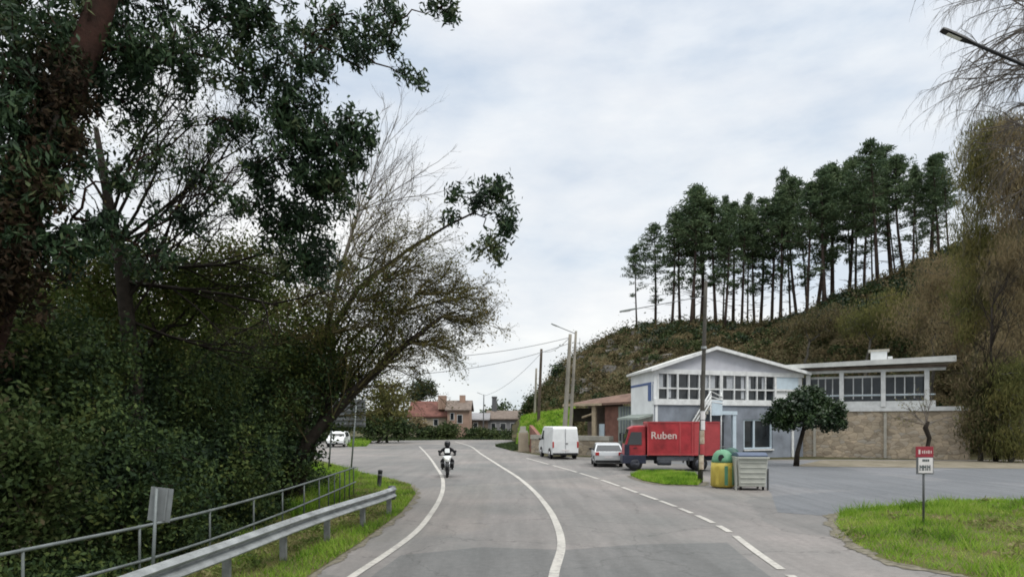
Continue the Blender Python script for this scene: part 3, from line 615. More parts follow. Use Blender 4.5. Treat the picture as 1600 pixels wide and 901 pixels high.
prl = MB(); prl.tube([g(e0+1, -.1, zt+1.15), g(tx(1462), -.1, zt+1.15)], .05, 6); prl.build('parapet_rail', 'pale_blue', wing, OW)
for x in (1263, 1315, 1380, 1448):
    s = tx(x); q = MB(); wbox(q, g, s-.15, s+.15, -.12, .18, zt+.304, 6.12); q.build('column', 'trim_white', wing, OW, bevel=.02)
for xa, xb in ((1267, 1312), (1319, 1377), (1384, 1445)):
    a, b = tx(xa), tx(xb); fr = MB(); n = 4
    for k in range(1, n): wbox(fr, g, a+(b-a)*k/n-.035, a+(b-a)*k/n+.035, -.55, -.45, zt+.9, 5.75)
    wbox(fr, g, a, b, -.55, -.44, 5.75, 5.9); wbox(fr, g, a, b, -.56, -.43, 4.42, 4.56); wn = fr.build('window', 'trim_white', wing, OW)
    pn = MB(); wbox(pn, g, a, b, -.6, -.56, zt+.31, 5.9); pn.build('pane', 'window_glass', wn, OW)
bw = MB(); wbox(bw, g, e0+.4, tx(1448), -6.2, -5.9, zt, 6.2); bw.build('rear_wall', 'wall_grey', wing, OW)
bm_ = MB(); wbox(bm_, g, e0+.5, tx(1478), -.3, .1, 6.125, 6.32); bm_.build('beam', 'trim_white', wing, OW)
rs = MB(); rs.hexa([g(-.8, -7, 6.75), g(-.8, .9, 6.5), g(tx(1492), .9, 6.62), g(tx(1492), -7, 6.9)][::-1], [g(-.8, -7, 6.98), g(-.8, .9, 6.78), g(tx(1492), .9, 7.02), g(tx(1492), -7, 7.2)][::-1]); wroof = rs.build('roof', 'roof_sheet', wing, OW)
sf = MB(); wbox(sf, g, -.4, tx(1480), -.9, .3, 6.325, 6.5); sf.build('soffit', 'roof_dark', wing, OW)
ch = MB(); cs_ = tx(1376); wbox(ch, g, cs_-.6, cs_+.45, -2.6, -1.7, 6.8, 7.75); wbox(ch, g, cs_+.5, cs_+.8, -2.4, -1.8, 6.8, 7.35); ch.build('chimney', 'wall_white', wroof, OW)
cc_ = MB(); wbox(cc_, g, cs_-.75, cs_+.6, -2.75, -1.6, 7.75, 7.88); cc_.build('chimney_cap', 'concrete', wroof, OW)
# ---------------------------------------------------------------- shed, low wall, gate pier
SA, SB = (5.3, 58.0), (9.9, 53.4); h, LSH, _ = frame_of(SA, SB); hx = lambda x: s_at(SA, SB, x)
shed = thing('roadside_shed', 'low shed with brown tiled roof and open shaded carport beside the white house', 'shed', (*SA, 0)); OS = (*SA, 0)
q = MB(); q.hexa([h(hx(888), -3, 4.45), h(hx(888), .5, 3.9), h(LSH+.2, .5, 4.0), h(LSH+.2, -3, 5.1)][::-1], [h(hx(888), -3, 4.6), h(hx(888), .5, 4.05), h(LSH+.2, .5, 4.2), h(LSH+.2, -3, 5.3)][::-1]); q.build('roof', 'tile_brown', shed, OS)
q = MB(); wbox(q, h, hx(886), hx(946), .51, .6, 3.93, 4.12); q.build('eave_board', 'timber', shed, OS)
q = MB(); wbox(q, h, hx(928), hx(934), .1, .3, 0, 3.9); q.build('post', 'timber', shed, OS)
q = MB(); q.tube([h(hx(912), .2, 2.95), h(hx(931), .2, 3.3)], .09, 6); q.build('brace', 'timber', shed, OS)
q = MB(); wbox(q, h, hx(944), hx(966), -2.6, -.1, 0, 3.85); q.build('red_wall', 'shed_red', shed, OS)
q = MB(); wbox(q, h, hx(966)+.01, LSH, -2.5, 0, 0, 3.85); q.build('green_wall', 'shed_green', shed, OS)
for k in range(1, 6): s = hx(966)+(LSH-hx(966))*k/6; q = MB(); wbox(q, h, s-.03, s+.03, .003, .05, 0, 3.8); q.build('wall_rib', 'wall_grey', shed, OS)
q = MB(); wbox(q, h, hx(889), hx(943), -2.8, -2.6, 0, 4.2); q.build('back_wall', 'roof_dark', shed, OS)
q = MB(); wbox(q, h, hx(892), hx(927), -.4, -.3, 2.6, 3.75); q.build('dark_screen', 'dark_sheet', shed, OS)  # dark sheet across the upper part of the carport opening
q = MB(); wbox(q, h, hx(936), hx(944), -.2, 0, 0, 2.4); q.build('doorway', 'pale_blue', shed, OS)
lw = MB(); a_, b_ = (1.6, 55.5), (7.2, 49.4); l, LL, _ = frame_of(a_, b_); lwt = thing('low_wall', 'low mossy stone wall with pale coping between the white van and silver car', 'wall', (*a_, 0))
wbox(lw, l, 0, LL, -.4, 0, -.02, 1.15); lw.build('wall_face', 'stone_wall', lwt, (*a_, 0)); q = MB(); wbox(q, l, -.05, LL+.05, -.45, .06, 1.153, 1.5); q.build('coping', 'concrete', lwt, (*a_, 0))
gp_ = thing('gate_pier', 'weathered pale stone gate pier at the foot of the grass bank', 'pier', P(818, 705, 58)[:2]+(0,)); og = P(818, 705, 58)[:2]+(0,)
q = MB(); q.box((og[0], og[1], .8), (.9, .8, 1.64)); q.build('shaft', 'plaster_tan', gp_, og, bevel=.03); q = MB(); q.box((og[0], og[1], 1.72), (.75, .7, .18)); q.box((og[0]-.05, og[1], 2.0), (.5, .5, .38)); q.build('cap', 'concrete', gp_, og, bevel=.02)
bwl = tag(MB().hexa([(og[0]+.5, 57.6, -.02), (og[0]+1.6, 55.0, -.02), (og[0]+1.9, 55.2, -.02), (og[0]+.8, 57.9, -.02)], [(og[0]+.5, 57.6, 2.3), (og[0]+1.6, 55.0, .9), (og[0]+1.9, 55.2, .9), (og[0]+.8, 57.9, 2.3)]).build('wing_wall', 'shed_red', None, (og[0]+1, 56.4, 0)), 'sloping brown wing wall running down from the gate pier', 'wall')
rwl = tag(MB().hexa([(og[0]+1.95, 56.4, -.02), (og[0]+5, 56.2, -.02), (og[0]+5, 56.6, -.02), (og[0]+1.95, 56.8, -.02)], [(og[0]+1.95, 56.4, 1.15), (og[0]+5, 56.2, 1.2), (og[0]+5, 56.6, 1.2), (og[0]+1.95, 56.8, 1.15)]).build('retaining_wall', 'plaster_tan', None, (og[0]+3, 56.4, 0)), 'low tan retaining wall below the bright grass bank behind the van', 'wall')
# ---------------------------------------------------------------- far buildings
def simple_house(name, label, x0, x1, Y, ybase, yeave, yridge, wallm, roofm, depth=8, gable=False, wins=()):
    a, b = (P(x0, 0, Y)[0], Y), (P(x1, 0, Y)[0], Y); f, L, _ = frame_of(a, b); Z = lambda y: H-(y-HY)*Y/F; o = (a[0], Y, 0)
    t = thing(name, label, 'house', o); ze, zr = Z(yeave), Z(yridge); q = MB()
    if gable: q.prism([(0, -.02), (L, -.02), (L, ze), (L/2, zr), (0, ze)], -depth, 0, lambda u, w_, t_: f(u, t_, w_))
    else: q.prism([(-depth, -.02), (0, -.02), (0, ze), (-depth/2, zr), (-depth, ze)], 0, L, lambda u, w_, t_: f(t_, u, w_))
    q.build('wall', wallm, t, o); q = MB(); e = .35
    if gable:
        for s in ((-e, ze-.2, L/2, zr), (L/2, zr, L+e, ze-.2)): q.hexa([f(s[0], e, s[1]+.02), f(s[2], e, s[3]+.02), f(s[2], -depth-e, s[3]+.02), f(s[0], -depth-e, s[1]+.02)], [f(s[0], e, s[1]+.2), f(s[2], e, s[3]+.2), f(s[2], -depth-e, s[3]+.2), f(s[0], -depth-e, s[1]+.2)])
    else:
        q.hexa([f(-e, e, ze-.15), f(L+e, e, ze-.15), f(L+e, -depth/2, zr+.02), f(-e, -depth/2, zr+.02)], [f(-e, e, ze+.03), f(L+e, e, ze+.03), f(L+e, -depth/2, zr+.2), f(-e, -depth/2, zr+.2)])
        q.hexa([f(-e, -depth/2, zr+.02), f(L+e, -depth/2, zr+.02), f(L+e, -depth-e, ze-.15), f(-e, -depth-e, ze-.15)], [f(-e, -depth/2, zr+.2), f(L+e, -depth/2, zr+.2), f(L+e, -depth-e, ze+.03), f(-e, -depth-e, ze+.03)])
    rf = q.build('roof', roofm, t, o)
    for xa, xb, ya, yb in wins:
        s0, s1 = s_at(a, b, xa), s_at(a, b, xb); q = MB(); wbox(q, f, s0-.08, s1+.08, .003, .06, Z(yb)-.08, Z(ya)+.08); wn = q.build('window', 'trim_white', t, o); q = MB(); wbox(q, f, s0, s1, .063, .08, Z(yb), Z(ya)); q.build('pane', 'window_glass', wn, o)
    return t, rf, f, Z, a, b, o
t, rf, f1, Z1, a, b, o = simple_house('village_house', 'old pinkish house with large red tiled roof behind the hedge at the junction', 640, 698, 106, 686, 650, 627, 'plaster_tan', 'tile_red', 8, False, [(655, 661, 655, 664), (678, 684, 655, 664)])
q = MB(); q.box((P(690, 0, 106)[0], 107.2, Z1(628)), (1.3, 1.2, 2.2)); q.build('dormer', 'plaster_pink', rf, o)
t, rf, f1, Z1, a, b, o = simple_house('gabled_house', 'pale pink gabled house wing with dark roof right of the red tiled house', 699, 733, 104, 686, 640, 626, 'plaster_pink', 'roof_dark', 7, False, [(704, 709, 645, 655), (715, 722, 648, 660)])
q = MB(); q.box((P(722, 0, 106)[0], 107, Z1(624)), (.9, .9, 1.6)); q.build('chimney', 'plaster_pink', rf, o)
simple_house('annexe_house', 'small dark low annexe between the pink house and the long grey building', 735, 762, 112, 686, 655, 646, 'roof_dark', 'plaster_grey', 6, False, [(740, 746, 660, 668)])
t, rf, f1, Z1, a, b, o = simple_house('long_building', 'long low grey building with brown roof far down the road', 762, 812, 114, 686, 654, 642, 'plaster_grey', 'roof_dark', 8, False, [(768, 774, 661, 671), (782, 790, 661, 671), (798, 806, 661, 674)])
q = MB(); q.lathe([(.5, 0), (.42, 2.8), (.5, 2.85), (.5, 3.1)], (P(773, 0, 120)[0], 118, Z1(646)), 12); q.build('flue', 'steel_grey', rf, o)
# ================================================================ STREET FURNITURE
def poly_at(pts, d):
    """points every d metres along a plan polyline, with unit tangents"""
    pts = np.array(pts); seg = np.linalg.norm(np.diff(pts, axis=0), axis=1); t = np.r_[0, np.cumsum(seg)]; u = np.arange(0, t[-1], d)
    q = np.stack([np.interp(u, t, pts[:, k]) for k in (0, 1)], 1); tg = nrm(np.gradient(q, axis=0)); return q, tg
gpath = spline([(-4.55, 3.5), (-4.42, 7.8), (-4.22, 9.8), (-3.95, 12.8), (-3.62, 15.2), (-3.33, 17.0), (-3.22, 18.1)], 60)
gr = thing('guardrail', 'galvanised steel guardrail on posts along the left road edge', 'guardrail', (*gpath[20], 0)); og = (*gpath[20], 0)
prof = [(.0, .475), (.075, .50), (.095, .525), (.085, .545), (-.015, .61), (-.015, .63), (.085, .685), (.095, .705), (.06, .745), (.0, .765)]
tg = nrm(np.gradient(gpath, axis=0)); nv = np.stack([tg[:, 1], -tg[:, 0]], 1); rail = MB(); n = len(prof)
vs = [(p[0]+nn[0]*o, p[1]+nn[1]*o, z) for p, nn in zip(gpath, nv) for o, z in prof]+[(p[0]+nn[0]*(o-.012), p[1]+nn[1]*(o-.012), z) for p, nn in zip(gpath, nv) for o, z in prof]
m_ = len(gpath)*n; fs = []
for i in range(len(gpath)-1):
    for k in range(n-1):
        a = i*n+k; fs += [(a, a+1, a+n+1, a+n), (m_+a, m_+a+n, m_+a+n+1, m_+a+1)]
rail.add(vs, fs); rail.build('rail_beam', 'galvanised', gr, og)
for d in np.arange(.6, 16, 2.0):
    q, t_ = poly_at(gpath, .05); i = int(d/.05)
    if i >= len(q): break
    p = MB(); nn = (t_[i][1], -t_[i][0]); p.box((q[i][0]-nn[0]*.1, q[i][1]-nn[1]*.1, .34), (.06, .12, .74), math.atan2(t_[i][1], t_[i][0])); p.build('post', 'rail_post_steel', gr, og)
    p = MB(); p.box((q[i][0]-nn[0]*.022, q[i][1]-nn[1]*.022, .6), (.16, .03, .2), math.atan2(t_[i][1], t_[i][0])); p.build('spacer', 'rail_post_steel', gr, og)
e = gpath[-1]; p = MB(); p.lathe([(.10, .42), (.10, .78)], (e[0]-.05, e[1]+.06, 0), 12); p.build('rail_end', 'steel_grey', gr, og, True)
# tube fence
fpath = spline([(-6.4, 3.5), (-5.85, 7.4), (-5.3, 10), (-5.1, 14), (-5.15, 18), (-5.3, 22.6)], 80)
fe = thing('tube_fence', 'grey two-rail steel tube fence in front of the dark thicket', 'fence', (*fpath[30], 0)); of = (*fpath[30], 0)
for z in (.5, 1.0):
    q = MB(); q.tube([(*p, z) for p in fpath], .024, 8); q.build('rail', 'fence_steel', fe, of, True)
qs, ts_ = poly_at(fpath, .02)
for d in [.8, 2.6, 4.4, 6.2, 8.0, 9.8, 11.4, 13.0, 14.4, 15.4, 16.1, 16.8, 17.5, 18.2, 18.9]:
    i = min(int(d/.02), len(qs)-1); q = MB(); q.tube([(*qs[i], -.02), (*qs[i], 1.03)], .018, 7); q.build('post', 'fence_dark', fe, of, True)
# little leaning roadside marker seen from behind
b0 = (-4.82, 8.9, 0); tp = P(249, 762, 8.9); sg = thing('marker_sign', 'small leaning roadside sign seen from its grey ribbed back behind the guardrail', 'sign', b0)
q = MB(); q.tube([b0, (tp[0]-.02, tp[1]-.03, tp[2])], .022, 8); q.build('post', 'fence_steel', sg, b0, True)
q = MB(); c = P(249, 788, 8.9); q.box((c[0], c[1]+.03, c[2]), (.30, .012, .45), 0, (0, .12)); pn = q.build('panel', 'sign_back', sg, b0)
for k in (-.075, .075): q = MB(); q.box((c[0]+k, c[1]+.02, c[2]), (.025, .02, .44), 0, (0, .12)); q.build('rib', 'sign_back', pn, b0)
# large two-post direction board seen from behind
Yb = 32.0; bb = P(533, 0, Yb)[0]; db = thing('direction_board', 'large two-post road sign seen from its dark slatted back at the junction', 'sign', (bb, Yb, 0)); ob = (bb, Yb, 0)
for xa, xb in ((513, 521), (548, 557)):
    q = MB(); t_ = P(xb, 628, Yb); q.tube([(P(xa, 0, Yb)[0], Yb, -.02), t_], .04, 8); q.build('post', 'fence_steel', db, ob, True)
q = MB(); cb = P(546, 645, Yb+.08); q.box(cb, (1.55, .03, 1.32)); bp = q.build('panel', 'sign_back', db, ob)
for k in range(6): q = MB(); q.box((cb[0], cb[1]-.045, cb[2]-.55+k*.22), (1.5, .05, .06)); q.build('slat', 'steel_grey', bp, ob)
# bollard
bl_ = G(592, 761); bo = thing('bollard', 'short leaning black plastic bollard past the end of the guardrail', 'bollard', (*bl_, 0)); bo.rotation_euler = (0, R(5), 0)
q = MB(); q.lathe([(.11, 0), (.10, .05), (.085, .06), (.085, .58), (.09, .60), (.09, .66), (.05, .69)], (0, 0, 0), 16); q.build('shaft', 'dark_plastic', bo, (0, 0, 0), True)
q = MB(); q.lathe([(.087, .44), (.087, .52)], (0, 0, 0), 16); q.build('reflector_band', 'steel_grey', bo, (0, 0, 0), True)
# ---------------------------------------------------------------- poles
def pole(name, label, cat, base, top, r0, r1, m, group=None, rings=()):
    t = thing(name, label, cat, base, 0, group); q = MB(); n = 8; q.tube([lerp(base, top, i/n) for i in range(n+1)], [r0+(r1-r0)*i/n for i in range(n+1)], 12); q.build('shaft', m, t, base, True); return t
def lamp(t, base, a, b, r=.035, m='steel_grey'):
    q = MB(); q.tube([a, lerp(a, b, .5), b], r, 6); q.build('arm', m, t, base, True)
    d = (Vector(b)-Vector(a)).normalized(); L = .75; q = MB(); e = Vector(b); u = d.cross(Vector((0, 0, 1))).normalized(); w_ = u.cross(d)
    ring = lambda s, hw, ht: [e+d*s+u*hw-w_*ht*.6, e+d*s-u*hw-w_*ht*.6, e+d*s-u*hw*.7+w_*ht, e+d*s+u*hw*.7+w_*ht]
    v = ring(-.15, .04, .03)+ring(.1, .075, .04)+ring(.5, .08, .04)+ring(L-.15, .07, .035); q.add(v, [(3, 2, 1, 0), (12, 13, 14, 15)]+[(i*4+k, i*4+(k+1) % 4, i*4+4+(k+1) % 4, i*4+4+k) for i in range(3) for k in range(4)])
    h_ = q.build('lamp_head', 'fence_dark' if m == 'steel_grey' else m, t, base, bevel=.01); q = MB(); c = e+d*.3-w_*.03; q.add([c-d*.16+u*.05-w_*.012, c+d*.16+u*.05-w_*.012, c+d*.16-u*.05-w_*.012, c-d*.16-u*.05-w_*.012, c-d*.1-w_*.03], [(0, 1, 2, 3), (0, 1, 4), (1, 2, 4), (2, 3, 4), (3, 0, 4)]); q.build('lens', 'lamp_clear', h_, base)
bx, by = G(1094, 753); mp_ = pole('utility_pole', 'tall dark utility pole with peeling posters between the red lorry and the gabled house', 'pole', (bx, by, -.02), P(1103, 440, by), .112, .07, 'pole_dark')
lamp(mp_, (bx, by, -.02), P(1103, 462, by), P(990, 483, by-.5), .018)
rnd = random.Random(3)
for k, (z, hgt, a0) in enumerate(((.55, .60, -2.3), (1.18, .42, -2.2), (1.62, .55, -2.3), (2.2, .40, -2.1), (2.63, .35, -2.3))):
    q = MB(); n = 6; x0 = bx+(P(1103, 440, by)[0]-bx)*z/8.5; vs = []
    for i in range(n+1):
        t_ = a0+1.7*i/n
        for zz in (z, z+hgt): vs.append((x0+math.cos(t_)*.138, by+math.sin(t_)*.138, zz))
    for i in range(n+1):
        t_ = a0+1.7*i/n
        for zz in (z, z+hgt): vs.append((x0+math.cos(t_)*.124, by+math.sin(t_)*.124, zz))
    o2 = 2*(n+1); q.add(vs, [(2*i, 2*i+2, 2*i+3, 2*i+1) for i in range(n)]+[(o2+2*i, o2+2*i+1, o2+2*i+3, o2+2*i+2) for i in range(n)]); q.build('poster', ('paper', 'red_faded', 'paper', 'sign_white', 'sign_white')[k], mp_, (bx, by, -.02))
for z0 in (2.9, 5.6):
    q = MB(); x0 = bx+(P(1103, 440, by)[0]-bx)*z0/8.5; q.lathe([(.118, z0), (.118, z0+.10)], (x0, by, 0), 12); q.build('steel_band', 'galvanised', mp_, (bx, by, -.02))
p1 = (P(880, 0, 50)[0], 50, -.02); t1 = P(891, 522, 50); pole('utility_pole', 'pale leaning concrete utility pole directly behind the white van', 'pole', p1, t1, .20, .12, 'pole_concrete')
p2 = (P(889, 0, 52)[0], 52, -.02); t2 = P(900, 517, 52); u2 = pole('street_lamp', 'thin pole with a short lamp arm right of the concrete pole behind the van', 'street lamp', p2, t2, .15, .09, 'pole_concrete')
lamp(u2, p2, P(899, 521, 52), P(872, 510, 51.6), .03)
p3 = (P(840, 0, 76)[0], 76, -.02); t3 = P(846, 545, 76); pole('utility_pole', 'dark distant utility pole at the left foot of the hill', 'pole', p3, t3, .20, .14, 'wood_pole')
p4 = (P(834, 0, 84)[0], 84, -.02); t4 = P(838, 575, 84); pole('utility_pole', 'shorter pale pole close beside the dark distant pole at the hill foot', 'pole', p4, t4, .17, .12, 'pole_concrete')
p5 = (P(755, 0, 103)[0], 103, -.02); t5 = P(756, 616, 103); u5 = pole('street_lamp', 'distant grey lamp post in front of the dark annexe', 'street lamp', p5, t5, .10, .07, 'steel_grey')
lamp(u5, p5, lerp(p5, t5, .985), (t5[0]-.5, t5[1], t5[2]+.1), .03)
p6 = (P(906, 0, 97)[0], 97, 8.5); pole('antenna_mast', 'thin mast standing on the hill crest above the shed', 'mast', p6, P(906, 528, 97), .05, .03, 'steel_grey')
def cable(label, a, b, sag): 
    a, b = Vector(a), Vector(b); pts = [a.lerp(b, i/16)-Vector((0, 0, sag*4*(i/16)*(1-i/16))) for i in range(17)]; q = MB(); q.tube(pts, .02, 5); tag(q.build('overhead_cable', 'steel_grey', None, tuple(a), True), label, 'cable', 'overhead cables between the poles')
cable('upper overhead cable running left from the concrete pole to the trees', P(890, 527, 50), P(520, 560, 40), .6)
cable('lower overhead cable running left from the concrete pole to the trees', P(890, 536, 50), P(520, 585, 40), .8)
cable('overhead cable from the concrete pole to the dark distant pole', P(891, 526, 49.9), P(846, 548, 75.8), .5)
cable('overhead cable from the distant dark pole to the distant lamp post', P(845, 552, 75.9), lerp(p5, t5, .97), .8)
# street lamp leaning in from the right edge
bs_ = (12.6, 14.0, .2); sl_ = pole('street_lamp', 'street lamp whose long dark arm reaches in at the top right corner', 'street lamp', bs_, (12.6, 14, 9.3), .10, .07, 'steel_grey')
lamp(sl_, bs_, (12.6, 14, 9.2), P(1512, 64, 14), .035, 'dark_plastic')
# ---------------------------------------------------------------- menu sign on the island
Ys = 14.9; sb = (P(1443, 0, Ys)[0], Ys, .25); ms = thing('roadside_sign', 'small red and white sign on a thin post in the island grass', 'sign', sb)
q = MB(); q.tube([(sb[0], Ys, .2), (sb[0], Ys, 1.95)], .024, 8); q.build('post', 'steel_grey', ms, sb, True)
q = MB(); c1 = P(1443, 705.5, Ys); q.box((c1[0], Ys-.035, c1[2]), (.39, .02, .245)); up_ = q.build('top_board', 'sign_red', ms, sb, bevel=.004)
q = MB(); c2 = P(1443.5, 726.5, Ys); q.box((c2[0], Ys-.035, c2[2]), (.38, .02, .385)); lf_ = q.build('lower_board', 'steel_grey', ms, sb, bevel=.004)
q = MB(); q.box((c2[0]+.01, Ys-.049, c2[2]+.005), (.32, .006, .34)); q.build('white_sheet', 'sign_white', lf_, sb)
q = MB()   # unreadable pale lettering on the red board, dark lettering on the white sheet
for k, (dx, w_, hh) in enumerate(((-.12, .055, .10), (-.05, .03, .06), (-.005, .035, .07), (.045, .03, .06), (.09, .035, .075), (.14, .025, .06))): q.box((c1[0]+dx, Ys-.048, c1[2]-.01+hh*.15), (w_*.75, .006, hh))
q.build('lettering', 'letter_white', up_, sb)
q = MB()
for dx in (-.06, -.02, .02, .06): q.box((c2[0]+.01+dx, Ys-.055, c2[2]+.115), (.028, .006, .05))
for dx in (-.10, -.02, .07): q.box((c2[0]+.01+dx-.028, Ys-.055, c2[2]-.05), (.018, .006, .12)); q.box((c2[0]+.01+dx+.022, Ys-.055, c2[2]-.05), (.018, .006, .12)); q.box((c2[0]+.01+dx-.003, Ys-.0545, c2[2]-.03), (.03, .006, .02), 0, (0, .5))
q.build('lettering', 'letter_dark', lf_, sb)
# ---------------------------------------------------------------- recycling containers
gy = G(0, 763)[1]+.5; ig = thing('recycling_igloo', 'yellow domed recycling container with pale green top in front of the green one', 'recycling bin', (P(1129, 0, gy)[0], gy, 0)); oi = (0, 0, 0); ig.scale = (.8, .8, .98)
q = MB(); q.lathe([(.50, .04), (.56, .08), (.55, .75), (.52, 1.02)], (0, 0, 0), 24); q.build('body', 'igloo_yellow', ig, oi, True)
q = MB(); q.lathe([(.53, 1.0), (.50, 1.12), (.42, 1.32), (.28, 1.45), (.1, 1.5)], (0, 0, 0), 24); q.build('dome', 'igloo_green', ig, oi, True)
q = MB(); q.lathe([(.14, .0), (.14, .06)], (-.2, -.46, 1.18), 14, 'Y'); q.build('slot_ring', 'dark_plastic', ig, oi)
q = MB(); q.tube([(-.12, 0, 1.48), (-.12, 0, 1.6), (.12, 0, 1.6), (.12, 0, 1.48)], .02, 6); q.build('lifting_hook', 'steel_grey', ig, oi, True)
for sx_ in (-1, 1): q = MB(); q.box((sx_*.3, -.2, .03), (.12, .3, .06)); q.build('foot', 'dark_plastic', ig, oi)
for k in (-1, 0, 1):
    q = MB(); a_ = -math.pi/2+k*.75; q.box((math.cos(a_)*.555, math.sin(a_)*.555, .5), (.03, .16, .75), a_); q.build('panel', 'igloo_yellow' if k == -1 else 'igloo_green', ig, oi, bevel=.01)
gn = thing('recycling_igloo', 'dark green domed recycling container half hidden behind the yellow one', 'recycling bin', (P(1143, 0, gy+1)[0], gy+1, 0)); gn.scale = (.72, .72, 1.0)
q = MB(); q.lathe([(.50, .04), (.56, .08), (.55, .75), (.52, 1.0), (.48, 1.12)], (0, 0, 0), 24); q.build('body', 'bin_green', gn, oi, True)
q = MB(); q.lathe([(.50, 1.1), (.42, 1.32), (.28, 1.45), (.1, 1.5)], (0, 0, 0), 24); q.build('dome', 'bin_green', gn, oi, True)
q = MB(); q.lathe([(.13, .0), (.13, .06)], (0, -.5, 1.16), 14, 'Y'); q.build('slot_ring', 'dark_plastic', gn, oi)
gx, gy = G(1170, 766); ct = thing('refuse_container', 'large grey ribbed refuse container with dark blue lid next to the igloo bins', 'bin', (P(1171, 0, gy+.5)[0], gy+.5, 0), R(-4)); ct.scale = (.9, .9, .95)
q = MB(); q.hexa([(-.53, -.45, .14), (.53, -.45, .14), (.53, .5, .14), (-.53, .5, .14)], [(-.6, -.55, 1.3), (.6, -.55, 1.3), (.6, .55, 1.3), (-.6, .55, 1.3)]); q.build('body', 'bin_grey', ct, oi, bevel=.03)
for k in range(5): z = .3+k*.2; o_ = .45+.1*(z-.14)/1.16; q = MB(); q.box((0, -o_-.012, z), (.98+.1*k/5, .03, .05)); q.build('rib', 'bin_grey', ct, oi, bevel=.008)
q = MB(); q.prism([(-.56, 1.305), (.56, 1.305), (.56, 1.38), (.2, 1.46), (-.3, 1.47), (-.56, 1.37)], -.59, .59, lambda u, w_, t_: (t_, u, w_)); q.build('lid', 'lid_blue', ct, oi, bevel=.02)
q = MB(); q.box((0, -.60, 1.27), (1.26, .06, .07)); q.build('rim', 'bin_grey', ct, oi, bevel=.01)
for sx_ in (-.63, .66):
    q = MB(); q.box((sx_, -.3, .6 if sx_ < 0 else .42), (.05, .14, 1.2 if sx_ < 0 else .84)); q.build('side_post', 'bin_grey' if sx_ < 0 else 'steel_grey', ct, oi)
for sx_ in (-.45, .45):
    for sy_ in (-.35, .4):
        q = MB(); q.lathe([(.075, -.03), (.075, .03)], (sx_, sy_, .075), 12, 'X'); q.build('wheel', 'rubber', ct, oi, True)
# ================================================================ VEHICLES AND RIDER   (forward = local +Y)
Z0 = (0, 0, 0)
def wheel(par, x, y, r, w_=.2, rim='chrome'):
    t = MB(); t.lathe([(r*.62, -w_/2), (r*.93, -w_/2), (r, -w_*.35), (r, w_*.35), (r*.93, w_/2), (r*.62, w_/2)], (x, y, r), 22, 'X'); wh = t.build('wheel', 'rubber', par, Z0, True)
    s = 1 if x > 0 else -1; m = MB(); m.lathe([(r*.61, -.02), (r*.56, .0), (r*.2, -.03*s), (.03, 0)], (x+s*(w_/2-.01), y, r), 18, 'X'); m.build('rim', rim, wh, Z0, True)
def car(name, label, cat, loc, rz, prof, L, W_, Ht, belt, paint, rear_glass, front_glass, side_glass, wr, wys, lights, plate=True, roofk=.8, bumper='dark_plastic'):
    t = thing(name, label, cat, loc, rz); hw = lambda z: W_/2*(1 if z <= belt else 1-(1-roofk)*(z-belt)/(Ht-belt)) - (.05 if z < .35 else 0)
    q = MB(); q.prism(prof, -1, 1, lambda u, w_, s: (s*hw(w_), u, w_)); q.build('body', paint, t, Z0, bevel=.05, seg=3)
    def endglass(nm, a, b, off):   # glass between two profile points (y,z)
        q = MB(); d = Vector((0, b[0]-a[0], b[1]-a[1])).normalized(); nn = Vector((0, d.z, -d.y))*off
        pts = [Vector((s*(hw(z)-.09), y, z)) for s, (y, z) in ((-1, a), (1, a), (1, b), (-1, b))]; q.hexa([p-nn*.01 for p in pts], [p+nn for p in pts]); q.build(nm, 'car_glass', t, Z0)
    if rear_glass: endglass('rear_window', *rear_glass, -.008)
    if front_glass: endglass('windscreen', *front_glass, .008)
    for s in (-1, 1):
        for pl in side_glass:
            q = MB(); q.prism(pl, 0, 1, lambda u, w_, k: (s*(hw(w_)-.02+.028*k), u, w_)); q.build('side_window', 'car_glass', t, Z0)
        for y in wys:
            q = MB(); q.lathe([(wr*1.18, -.02), (wr*1.18, .02)], (s*(W_/2-.015), y, wr+.01), 24, 'X'); q.build('wheel_arch', 'dark_plastic', t, Z0); wheel(t, s*(W_/2-.09), y, wr, .2)
        for nm, m, (lx, ly, lz), d in lights:
            q = MB(); q.box((s*lx, ly, lz), d); q.build(nm, m, t, Z0, bevel=.015)
        q = MB(); q.box((s*(W_/2+.09), front_glass[0][0]-.25 if front_glass else L/2-1.3, belt+.06), (.18, .1, .14)); q.build('mirror', 'dark_plastic', t, Z0, bevel=.03)
    if plate:
        q = MB(); q.box((0, -L/2-.012, .62), (.5, .02, .12)); q.build('number_plate', 'sign_white', t, Z0)
    q = MB(); q.box((0, -L/2+.05, .36), (W_-.12, .16, .16)); q.build('bumper', bumper, t, Z0, bevel=.03)
    q = MB(); q.box((0, L/2-.05, .36), (W_-.12, .14, .16)); q.build('bumper', bumper, t, Z0, bevel=.03)
    return t
L = 4.05
hp = [(-L/2+.05, .24), (-L/2, .4), (-L/2, .72), (-L/2+.06, .96), (-L/2+.30, 1.34), (-L/2+.62, 1.44), (-.1, 1.46), (.35, 1.40), (1.0, .99), (L/2-.25, .82), (L/2-.03, .66), (L/2, .4), (L/2-.08, .24)]
hl = [('tail_light', 'lamp_red', (.68, -L/2-.0, .82), (.22, .06, .2)), ('headlight', 'lamp_clear', (.62, L/2-.08, .64), (.34, .12, .14))]
hs = [[(-1.45, 1.0), (-1.25, 1.34), (-.45, 1.39), (-.42, 1.0)], [(-.36, 1.0), (-.36, 1.39), (.3, 1.35), (.82, 1.0)]]
hp0 = hp; hp = [(y, z) for y, z in hp0]; hp[4] = (-L/2+.56, 1.36); hp[5] = (-L/2+.85, 1.43)
cx_, cy_ = G(955, 729.5)
